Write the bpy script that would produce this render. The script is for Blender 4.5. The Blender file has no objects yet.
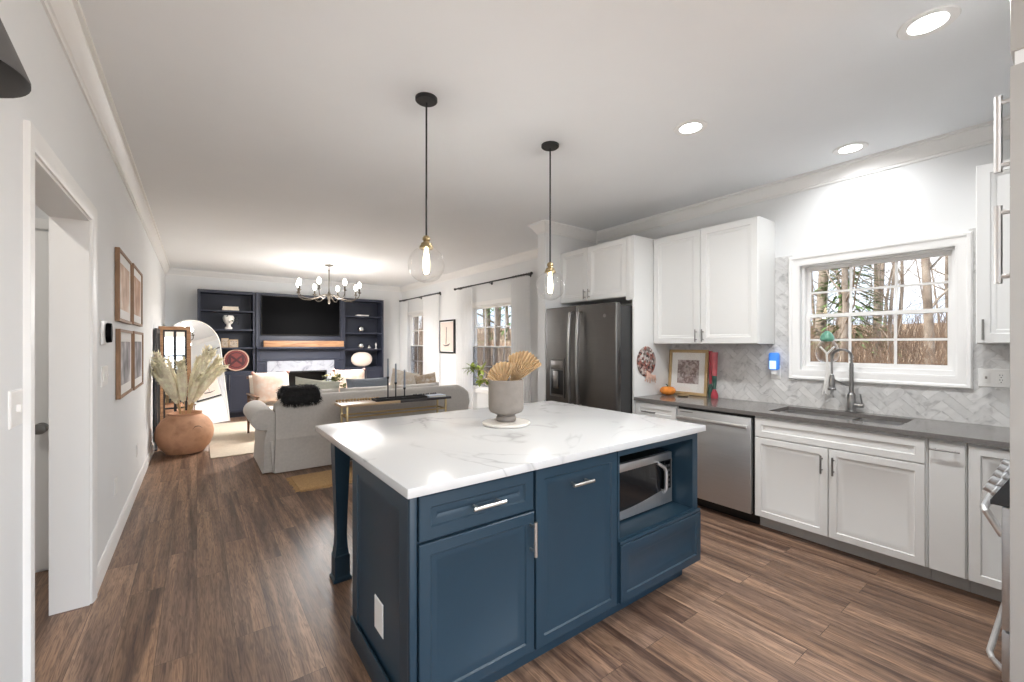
import bpy, bmesh, math, random
from mathutils import Vector, Matrix
from math import sin, cos, pi, radians as R

# ------------------------------------------------------------------ camera, sky, sun, exposure
SC = bpy.context.scene
COL = SC.collection
SC.view_settings.view_transform = 'Standard'
SC.view_settings.look = 'None'
SC.view_settings.gamma = 1.0
SC.view_settings.use_curve_mapping = False
SC.view_settings.exposure = 0.92

FPX, YAW, EYE = 424.8, math.atan(315 / 424.8), 1.42
cam_d = bpy.data.cameras.new('camera')
cam = bpy.data.objects.new('camera', cam_d)
COL.objects.link(cam)
cam.location = (0, 0, EYE)
cam.rotation_euler = (pi / 2, 0, -YAW)
cam_d.sensor_width = 36
cam_d.lens = FPX * 36 / 1024
cam_d.shift_y = (344 - 341) / 1024
cam_d.clip_start = 0.02
cam_d.clip_end = 300
SC.camera = cam

SKY_STRENGTH = 3.1
world = bpy.data.worlds.new('sky')
SC.world = world
world.use_nodes = True
wt = world.node_tree
wt.nodes.clear()
w_out = wt.nodes.new('ShaderNodeOutputWorld')
w_bg = wt.nodes.new('ShaderNodeBackground')
w_tc = wt.nodes.new('ShaderNodeTexCoord')
w_nz = wt.nodes.new('ShaderNodeTexNoise')
w_nz.inputs['Scale'].default_value = 3.0
w_nz.inputs['Detail'].default_value = 5
w_rp = wt.nodes.new('ShaderNodeValToRGB')
w_rp.color_ramp.elements[0].position = .38
w_rp.color_ramp.elements[0].color = (.50, .72, 1.0, 1)
w_rp.color_ramp.elements[1].position = .6
w_rp.color_ramp.elements[1].color = (.93, .96, 1.0, 1)
wt.links.new(w_tc.outputs['Generated'], w_nz.inputs['Vector'])
wt.links.new(w_nz.outputs['Fac'], w_rp.inputs['Fac'])
wt.links.new(w_rp.outputs['Color'], w_bg.inputs['Color'])
w_bg.inputs['Strength'].default_value = SKY_STRENGTH
wt.links.new(w_bg.outputs[0], w_out.inputs['Surface'])

sun_d = bpy.data.lights.new('sun', 'SUN')
sun_d.energy = 10.0
sun_d.angle = R(3)
sun_d.color = (1, .95, .86)
sun = bpy.data.objects.new('sun', sun_d)
COL.objects.link(sun)
# from beyond the left wall and the far end: lights the woods, never the rooms
sun.rotation_euler = Vector((.62, -.32, -.72)).to_track_quat('-Z', 'Y').to_euler()

CAN_POWER, PENDANT_POWER, CHANDELIER_POWER = 11, 4.5, 11.5

# ------------------------------------------------------------------ helpers
rnd = random.Random(7)


def new():
    return bmesh.new()


def xf(bm, M, verts=None):
    bmesh.ops.transform(bm, matrix=M, verts=verts or bm.verts)
    return bm


def add_box(bm, x0, x1, y0, y1, z0, z1, bev=0.0, seg=2):
    r = bmesh.ops.create_cube(bm, size=1)
    vs = r['verts']
    for v in vs:
        v.co = Vector(((x0 + x1) / 2 + v.co.x * (x1 - x0), (y0 + y1) / 2 + v.co.y * (y1 - y0), (z0 + z1) / 2 + v.co.z * (z1 - z0)))
    if bev > 0:
        es = {e for v in vs for e in v.link_edges}
        bmesh.ops.bevel(bm, geom=list(es), offset=bev, segments=seg, profile=.5, affect='EDGES', clamp_overlap=True)
    return bm


def bx(x0, x1, y0, y1, z0, z1, bev=0.0, seg=2):
    return add_box(new(), x0, x1, y0, y1, z0, z1, bev, seg)


def add_tube(bm, pts, r, n=8, caps=True, closed=False):
    """a round bar through pts; r is a number or one per point"""
    pts = [Vector(p) for p in pts]
    N = len(pts)
    rs = r if isinstance(r, (list, tuple)) else [r] * N
    rings, a = [], None
    for i, p in enumerate(pts):
        if closed:
            t = pts[(i + 1) % N] - pts[i - 1]
        else:
            t = pts[min(i + 1, N - 1)] - pts[max(i - 1, 0)]
        t.normalize()
        a = t.orthogonal() if a is None else a - t * a.dot(t)
        if a.length < 1e-5:
            a = t.orthogonal()
        a.normalize()
        b = t.cross(a)
        rings.append([bm.verts.new(p + (a * cos(2 * pi * k / n) + b * sin(2 * pi * k / n)) * rs[i]) for k in range(n)])
    for i in range(N if closed else N - 1):
        A, B = rings[i], rings[(i + 1) % N]
        s = 0
        if closed and i == N - 1:
            s = min(range(n), key=lambda q: sum((A[k].co - B[(k + q) % n].co).length for k in range(n)))
        for k in range(n):
            bm.faces.new((A[k], A[(k + 1) % n], B[(k + 1 + s) % n], B[(k + s) % n]))
    if caps and not closed:
        bm.faces.new(rings[0][::-1])
        bm.faces.new(rings[-1])
    return bm


def tube(pts, r, n=8, caps=True, closed=False):
    return add_tube(new(), pts, r, n, caps, closed)


def add_lathe(bm, prof, c=(0, 0, 0), n=32, M=None):
    """prof: list of (radius, z) from bottom to top"""
    rings = []
    vs_all = []
    for rr, z in prof:
        if rr < 1e-5:
            v = bm.verts.new((c[0], c[1], c[2] + z))
            rings.append([v])
            vs_all.append(v)
        else:
            ring = [bm.verts.new((c[0] + rr * cos(2 * pi * k / n), c[1] + rr * sin(2 * pi * k / n), c[2] + z)) for k in range(n)]
            rings.append(ring)
            vs_all += ring
    for A, B in zip(rings, rings[1:]):
        for k in range(n):
            k2 = (k + 1) % n
            if len(A) == 1 and len(B) == 1:
                continue
            if len(A) == 1:
                bm.faces.new((A[0], B[k2], B[k]))
            elif len(B) == 1:
                bm.faces.new((A[k], A[k2], B[0]))
            else:
                bm.faces.new((A[k], A[k2], B[k2], B[k]))
    if M is not None:
        xf(bm, M, vs_all)
    return bm


def lathe(prof, c=(0, 0, 0), n=32, M=None):
    return add_lathe(new(), prof, c, n, M)


def add_prism(bm, poly, d, M):
    """poly in local XY, extruded along local +Z by d, placed by M"""
    A = [bm.verts.new(M @ Vector((x, y, 0))) for x, y in poly]
    B = [bm.verts.new(M @ Vector((x, y, d))) for x, y in poly]
    n = len(poly)
    bm.faces.new(A[::-1])
    bm.faces.new(B)
    for k in range(n):
        bm.faces.new((A[k], A[(k + 1) % n], B[(k + 1) % n], B[k]))
    return bm


def prism(poly, d, M):
    return add_prism(new(), poly, d, M)


def add_panel(bm, o, u, v, w, h, prof, t):
    """a cabinet front: rectangle w x h from corner o along u, v; prof = [(inset, depth)], depth along the outward normal u x v; back at -t"""
    o, u, v = Vector(o), Vector(u), Vector(v)
    n = u.cross(v)

    def ring(i, d):
        return [bm.verts.new(o + u * a + v * b + n * d) for a, b in ((i, i), (w - i, i), (w - i, h - i), (i, h - i))]
    loops = [ring(0, -t)] + [ring(i, d) for i, d in prof]
    bm.faces.new(loops[0][::-1])
    for A, B in zip(loops, loops[1:]):
        for k in range(4):
            bm.faces.new((A[k], A[(k + 1) % 4], B[(k + 1) % 4], B[k]))
    bm.faces.new(loops[-1])
    return bm


def panel(o, u, v, w, h, prof, t=.02):
    return add_panel(new(), o, u, v, w, h, prof, t)


SHAKER = [(0, -.003), (.003, 0), (.055, 0), (.06, -.006), (.072, -.008), (.082, -.015)]
RAISED = [(0, -.003), (.003, 0), (.044, 0), (.049, -.007), (.060, -.008), (.066, -.008), (.084, -.017)]
DRAWER = [(0, -.003), (.003, 0), (.03, 0), (.034, -.004), (.05, -.009)]
SLAB = [(0, -.003), (.003, 0)]


def pillow_bm(w, h, t, n=14, pinch=.06):
    """a stuffed cushion in local XZ, facing Y"""
    bm = new()
    g = []
    for s in (1, -1):
        rows = []
        for j in range(n + 1):
            row = []
            for i in range(n + 1):
                a, b = 2 * i / n - 1, 2 * j / n - 1
                th = max(0, (1 - a ** 4) * (1 - b ** 4)) ** .5
                k = 1 - pinch * (1 - (1 - a * a) * (1 - b * b)) * (1 - (abs(a) * abs(b)) ** 3)
                if s == -1 and (i in (0, n) or j in (0, n)):
                    row.append(g[0][j][i])
                else:
                    row.append(bm.verts.new((a * w / 2 * k, s * t / 2 * th, b * h / 2 * k)))
            rows.append(row)
        g.append(rows)
    for s in (0, 1):
        for j in range(n):
            for i in range(n):
                q = (g[s][j][i], g[s][j][i + 1], g[s][j + 1][i + 1], g[s][j + 1][i])
                bm.faces.new(q[::-1] if s == 0 else q)
    return bm


def add_sphere(bm, c, r, seg=16, sz=1.0, sx=1.0, sy=1.0):
    m = Matrix.Translation(c) @ Matrix.Diagonal((r * sx, r * sy, r * sz, 1))
    bmesh.ops.create_uvsphere(bm, u_segments=seg, v_segments=max(6, seg // 2), radius=1, matrix=m)
    return bm


def wpos(o):
    p = Vector((0, 0, 0))
    while o is not None:
        p += o.location
        o = o.parent
    return p


def obj(name, bm, m, parent=None, smooth=30, origin=None):
    """link a bmesh built in world coordinates as ONE mesh object"""
    bmesh.ops.recalc_face_normals(bm, faces=bm.faces)
    me = bpy.data.meshes.new(name)
    base = wpos(parent) if parent is not None else Vector(origin or (0, 0, 0))
    if base.length:
        bmesh.ops.translate(bm, vec=-base, verts=bm.verts)
    bm.to_mesh(me)
    bm.free()
    o = bpy.data.objects.new(name, me)
    COL.objects.link(o)
    if parent is not None:
        o.parent = parent
    else:
        o.location = base
    for mm in (m if isinstance(m, (list, tuple)) else [m]):
        me.materials.append(mm)
    if smooth:
        for p in me.polygons:
            p.use_smooth = True
        try:
            me.set_sharp_from_angle(angle=R(smooth))
        except Exception:
            pass
    return o


def thing(name, label, cat, loc=(0, 0, 0), group=None):
    o = bpy.data.objects.new(name, None)
    COL.objects.link(o)
    o.location = loc
    o.empty_display_size = .1
    o['label'], o['category'] = label, cat
    if group:
        o['group'] = group
    return o


def tag(o, label, cat, group=None, kind=None):
    o['label'], o['category'] = label, cat
    if group:
        o['group'] = group
    if kind:
        o['kind'] = kind
    return o


def struct(name, bm, m, smooth=30):
    o = obj(name, bm, m, None, smooth)
    o['kind'] = 'structure'
    return o


def copy_tree(o, parent=None):
    c = o.copy()
    COL.objects.link(c)
    if parent is not None:
        c.parent = parent
    for ch in o.children:
        copy_tree(ch, c)
    return c


# ------------------------------------------------------------------ materials
def srgb(r, g, b):
    f = lambda c: (c / 255 / 12.92) if c / 255 <= .04045 else ((c / 255 + .055) / 1.055) ** 2.4
    return (f(r), f(g), f(b), 1)


class NT:
    def __init__(s, name):
        s.m = bpy.data.materials.new(name)
        s.m.use_nodes = True
        s.t = s.m.node_tree
        s.b = s.t.nodes['Principled BSDF']
        s.out = s.t.nodes['Material Output']

    def n(s, kind, **kw):
        nd = s.t.nodes.new('ShaderNode' + kind)
        for k, v in kw.items():
            if k in nd.inputs:
                nd.inputs[k].default_value = v
            else:
                setattr(nd, k, v)
        return nd

    def l(s, a, b):
        s.t.links.new(a, b)

    def coord(s, scale=(1, 1, 1), rot=(0, 0, 0), kind='Object'):
        tc = s.n('TexCoord')
        mp = s.n('Mapping')
        mp.inputs['Scale'].default_value = scale
        mp.inputs['Rotation'].default_value = rot
        s.l(tc.outputs[kind], mp.inputs['Vector'])
        return mp.outputs['Vector']

    def ramp(s, fac, stops):
        r = s.n('ValToRGB')
        e = r.color_ramp.elements
        while len(e) < len(stops):
            e.new(.5)
        for k, (p, c) in enumerate(stops):
            e[k].position = p
            e[k].color = c
        s.l(fac, r.inputs['Fac'])
        return r.outputs['Color']

    def mix(s, fac, a, b, mode='MIX'):
        m = s.n('MixRGB', blend_type=mode)
        for i, v in (('Fac', fac), ('Color1', a), ('Color2', b)):
            if hasattr(v, 'links'):
                s.l(v, m.inputs[i])
            else:
                m.inputs[i].default_value = v
        return m.outputs['Color']

    def bump(s, h, strength=.2, dist=.01):
        b = s.n('Bump')
        b.inputs['Strength'].default_value = strength
        b.inputs['Distance'].default_value = dist
        s.l(h, b.inputs['Height'])
        s.l(b.outputs['Normal'], s.b.inputs['Normal'])


def mat(name, col, rough=.5, metal=0.0, var=.06, scale=8, bump=0.0, bscale=None, spec=None, stretch=(1, 1, 1), sheen=0, coat=0):
    t = NT(name)
    v = t.coord(stretch)
    nz = t.n('TexNoise', Scale=scale, Detail=4)
    t.l(v, nz.inputs['Vector'])
    c = col if len(col) == 4 else (*col, 1)
    lo = tuple(x * (1 - var) for x in c[:3]) + (1,)
    hi = tuple(min(1, x * (1 + var)) for x in c[:3]) + (1,)
    t.l(t.ramp(nz.outputs['Fac'], [(.3, lo), (.7, hi)]), t.b.inputs['Base Color'])
    t.b.inputs['Roughness'].default_value = rough
    t.b.inputs['Metallic'].default_value = metal
    if spec is not None:
        t.b.inputs['Specular IOR Level'].default_value = spec
    if sheen:
        t.b.inputs['Sheen Weight'].default_value = sheen
    if coat:
        t.b.inputs['Coat Weight'].default_value = coat
    if bump:
        nb = t.n('TexNoise', Scale=bscale or scale * 6, Detail=3)
        t.l(v, nb.inputs['Vector'])
        t.bump(nb.outputs['Fac'], bump, .004)
    return t.m


def emit_mat(name, col, strength):
    t = NT(name)
    t.b.inputs['Base Color'].default_value = col
    t.b.inputs['Emission Color'].default_value = col
    t.b.inputs['Emission Strength'].default_value = strength
    return t.m


def glass_mat(name, tint=(1, 1, 1, 1), f0=.04, edge=.6, rough=0.0, refl=1.0):
    """a thin pane: transparent, with a fresnel reflection"""
    t = NT(name)
    tr = t.n('BsdfTransparent')
    tr.inputs['Color'].default_value = tint
    gl = t.n('BsdfGlossy', Roughness=rough)
    gl.inputs['Color'].default_value = (refl, refl, refl, 1)
    lw = t.n('LayerWeight', Blend=.5)
    pw = t.n('Math', operation='POWER')
    t.l(lw.outputs['Facing'], pw.inputs[0])
    pw.inputs[1].default_value = 3.2
    fr = t.n('Math', operation='MULTIPLY_ADD')
    t.l(pw.outputs[0], fr.inputs[0])
    fr.inputs[1].default_value = edge
    fr.inputs[2].default_value = f0
    mx = t.n('MixShader')
    t.l(fr.outputs[0], mx.inputs[0])
    t.l(tr.outputs[0], mx.inputs[1])
    t.l(gl.outputs[0], mx.inputs[2])
    t.l(mx.outputs[0], t.out.inputs['Surface'])
    return t.m


def sheer_mat(name):
    t = NT(name)
    df = t.n('BsdfDiffuse')
    df.inputs['Color'].default_value = (.95, .95, .95, 1)
    tl = t.n('BsdfTranslucent')
    tl.inputs['Color'].default_value = (.95, .95, .95, 1)
    tr = t.n('BsdfTransparent')
    m1 = t.n('MixShader')
    m1.inputs[0].default_value = .5
    m2 = t.n('MixShader')
    v = t.coord((1, 1, 1))
    nz = t.n('TexNoise', Scale=400, Detail=1)
    t.l(v, nz.inputs['Vector'])
    mr = t.n('MapRange')
    mr.inputs['To Min'].default_value = .05
    mr.inputs['To Max'].default_value = .18
    t.l(nz.outputs['Fac'], mr.inputs['Value'])
    t.l(df.outputs[0], m1.inputs[1])
    t.l(tl.outputs[0], m1.inputs[2])
    t.l(mr.outputs[0], m2.inputs[0])
    t.l(m1.outputs[0], m2.inputs[1])
    t.l(tr.outputs[0], m2.inputs[2])
    t.l(m2.outputs[0], t.out.inputs['Surface'])
    return t.m


def floor_mat():
    t = NT('plank_floor')
    tc = t.n('TexCoord')
    sp = t.n('SeparateXYZ')
    t.l(tc.outputs['Object'], sp.inputs[0])
    cb = t.n('CombineXYZ')
    t.l(sp.outputs['Y'], cb.inputs['X'])
    t.l(sp.outputs['X'], cb.inputs['Y'])
    br = t.n('TexBrick', offset=.37, offset_frequency=2, squash=1.0)
    for k, v in (('Color1', (0, 0, 0, 1)), ('Color2', (1, 1, 1, 1)), ('Mortar', (.5, .5, .5, 1)), ('Scale', 1.0), ('Mortar Size', .0012), ('Mortar Smooth', .3), ('Bias', 0.0), ('Brick Width', 1.22), ('Row Height', .152)):
        br.inputs[k].default_value = v
    t.l(cb.outputs[0], br.inputs['Vector'])
    sh = t.n('VectorMath', operation='SCALE')
    t.l(br.outputs['Color'], sh.inputs[0])
    sh.inputs['Scale'].default_value = 31.0
    ad = t.n('VectorMath', operation='ADD')
    t.l(cb.outputs[0], ad.inputs[0])
    t.l(sh.outputs[0], ad.inputs[1])

    def grain(sx, sy, scale, det, dist=0.0):
        mp = t.n('Mapping')
        mp.inputs['Scale'].default_value = (sx, sy, 1)
        t.l(ad.outputs[0], mp.inputs['Vector'])
        nz = t.n('TexNoise', Scale=scale, Detail=det, Distortion=dist)
        t.l(mp.outputs[0], nz.inputs['Vector'])
        return nz.outputs['Fac']
    tone = t.ramp(br.outputs['Color'], [(0, srgb(118, 93, 75)), (.35, srgb(133, 107, 88)), (.6, srgb(123, 98, 81)), (.85, srgb(142, 116, 97)), (1, srgb(125, 99, 79))])
    broad = t.ramp(grain(.42, 8, 1.5, 5, .8), [(.34, (.42, .38, .39, 1)), (.45, (.78, .75, .76, 1)), (.53, (1.0, .99, .98, 1)), (.65, (1.46, 1.42, 1.36, 1))])
    fine = t.ramp(grain(5, 70, 1.0, 8, 2.2), [(.37, (.62, .59, .58, 1)), (.51, (1, 1, 1, 1)), (.64, (1.28, 1.27, 1.25, 1))])
    c = t.mix(1.0, tone, broad, 'MULTIPLY')
    c = t.mix(1.0, c, fine, 'MULTIPLY')
    gap = t.n('Math', operation='SUBTRACT')
    gap.inputs[0].default_value = 1.0
    t.l(br.outputs['Fac'], gap.inputs[1])
    c = t.mix(br.outputs['Fac'], c, srgb(66, 50, 40))
    t.l(c, t.b.inputs['Base Color'])
    rr = t.n('MapRange')
    rr.inputs['To Min'].default_value = .30
    rr.inputs['To Max'].default_value = .52
    t.l(grain(3, 60, 1, 3), rr.inputs['Value'])
    t.l(rr.outputs[0], t.b.inputs['Roughness'])
    h = t.n('Math', operation='MULTIPLY_ADD')
    t.l(grain(3.5, 90, 1.0, 6, 1.2), h.inputs[0])
    h.inputs[1].default_value = .35
    t.l(gap.outputs[0], h.inputs[2])
    t.bump(h.outputs[0], .25, .003)
    return t.m


def marble_mat(name, base, vein, scale=1.2, rough=.12, width=.035, amount=.8, vein_rot=(0, 0, .6)):
    t = NT(name)
    v = t.coord((1, 1, 1), vein_rot)
    n1 = t.n('TexNoise', Scale=scale, Detail=5, Distortion=.9)
    t.l(v, n1.inputs['Vector'])
    d = t.n('Math', operation='SUBTRACT')
    t.l(n1.outputs['Fac'], d.inputs[0])
    d.inputs[1].default_value = .5
    a = t.n('Math', operation='ABSOLUTE')
    t.l(d.outputs[0], a.inputs[0])
    veins = t.ramp(a.outputs[0], [(0, (1, 1, 1, 1)), (width * .35, (.35, .35, .35, 1)), (width, (0, 0, 0, 1))])
    n2 = t.n('TexNoise', Scale=scale * 1.7, Detail=2)
    t.l(v, n2.inputs['Vector'])
    mask = t.ramp(n2.outputs['Fac'], [(.42, (0, 0, 0, 1)), (.6, (amount, amount, amount, 1))])
    f = t.mix(1.0, veins, mask, 'MULTIPLY')
    t.l(t.mix(f, base, vein), t.b.inputs['Base Color'])
    t.b.inputs['Roughness'].default_value = rough
    return t.m


def tile_mat():
    """white marble tile: each tile carries its own tone"""
    t = NT('herringbone_marble')
    at = t.n('VertexColor', layer_name='tone')
    v = t.coord((1, 1, 1))
    ad = t.n('VectorMath', operation='ADD')
    sc = t.n('VectorMath', operation='SCALE')
    t.l(at.outputs['Color'], sc.inputs[0])
    sc.inputs['Scale'].default_value = 20
    t.l(v, ad.inputs[0])
    t.l(sc.outputs[0], ad.inputs[1])
    nz = t.n('TexNoise', Scale=9, Detail=5, Distortion=1.5)
    t.l(ad.outputs[0], nz.inputs['Vector'])
    veins = t.ramp(nz.outputs['Fac'], [(.3, srgb(188, 187, 186)), (.42, srgb(222, 221, 219)), (.6, srgb(230, 229, 227)), (.72, srgb(205, 203, 201))])
    tone = t.ramp(at.outputs['Color'], [(0, (.82, .82, .82, 1)), (1, (1, 1, 1, 1))])
    t.l(t.mix(1.0, veins, tone, 'MULTIPLY'), t.b.inputs['Base Color'])
    t.b.inputs['Roughness'].default_value = .25
    return t.m


def brushed_mat(name, col, rough=.3, axis=(1, 1, 80)):
    t = NT(name)
    v = t.coord(axis)
    nz = t.n('TexNoise', Scale=6, Detail=3)
    t.l(v, nz.inputs['Vector'])
    lo = tuple(x * .92 for x in col[:3]) + (1,)
    t.l(t.ramp(nz.outputs['Fac'], [(.3, lo), (.7, col)]), t.b.inputs['Base Color'])
    t.b.inputs['Metallic'].default_value = 1
    t.b.inputs['Roughness'].default_value = rough
    return t.m


def pattern_mat(name, cols, scale=20, rough=.8, kind='noise', detail=3):
    t = NT(name)
    v = t.coord((1, 1, 1))
    if kind == 'voronoi':
        nz = t.n('TexVoronoi', Scale=scale)
        t.l(v, nz.inputs['Vector'])
        sp = t.n('SeparateColor')
        t.l(nz.outputs['Color'], sp.inputs[0])
        fac = sp.outputs[0]
    elif kind == 'checker':
        wv = t.n('TexWave', Scale=scale, Distortion=.5)
        t.l(v, wv.inputs['Vector'])
        fac = wv.outputs['Fac']
    else:
        nz = t.n('TexNoise', Scale=scale, Detail=detail)
        t.l(v, nz.inputs['Vector'])
        fac = nz.outputs['Fac']
    n = len(cols)
    st = [(.25 + .5 * k / max(1, n - 1) if kind == 'noise' else k / n, c) for k, c in enumerate(cols)]
    t.l(t.ramp(fac, st), t.b.inputs['Base Color'])
    t.b.inputs['Roughness'].default_value = rough
    return t.m


def wood_mat(name, a, b, rough=.5, axis=(1, 12, 12), scale=3):
    t = NT(name)
    v = t.coord(axis)
    nz = t.n('TexNoise', Scale=scale, Detail=5, Distortion=.8)
    t.l(v, nz.inputs['Vector'])
    t.l(t.ramp(nz.outputs['Fac'], [(.3, a), (.7, b)]), t.b.inputs['Base Color'])
    t.b.inputs['Roughness'].default_value = rough
    return t.m


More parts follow.
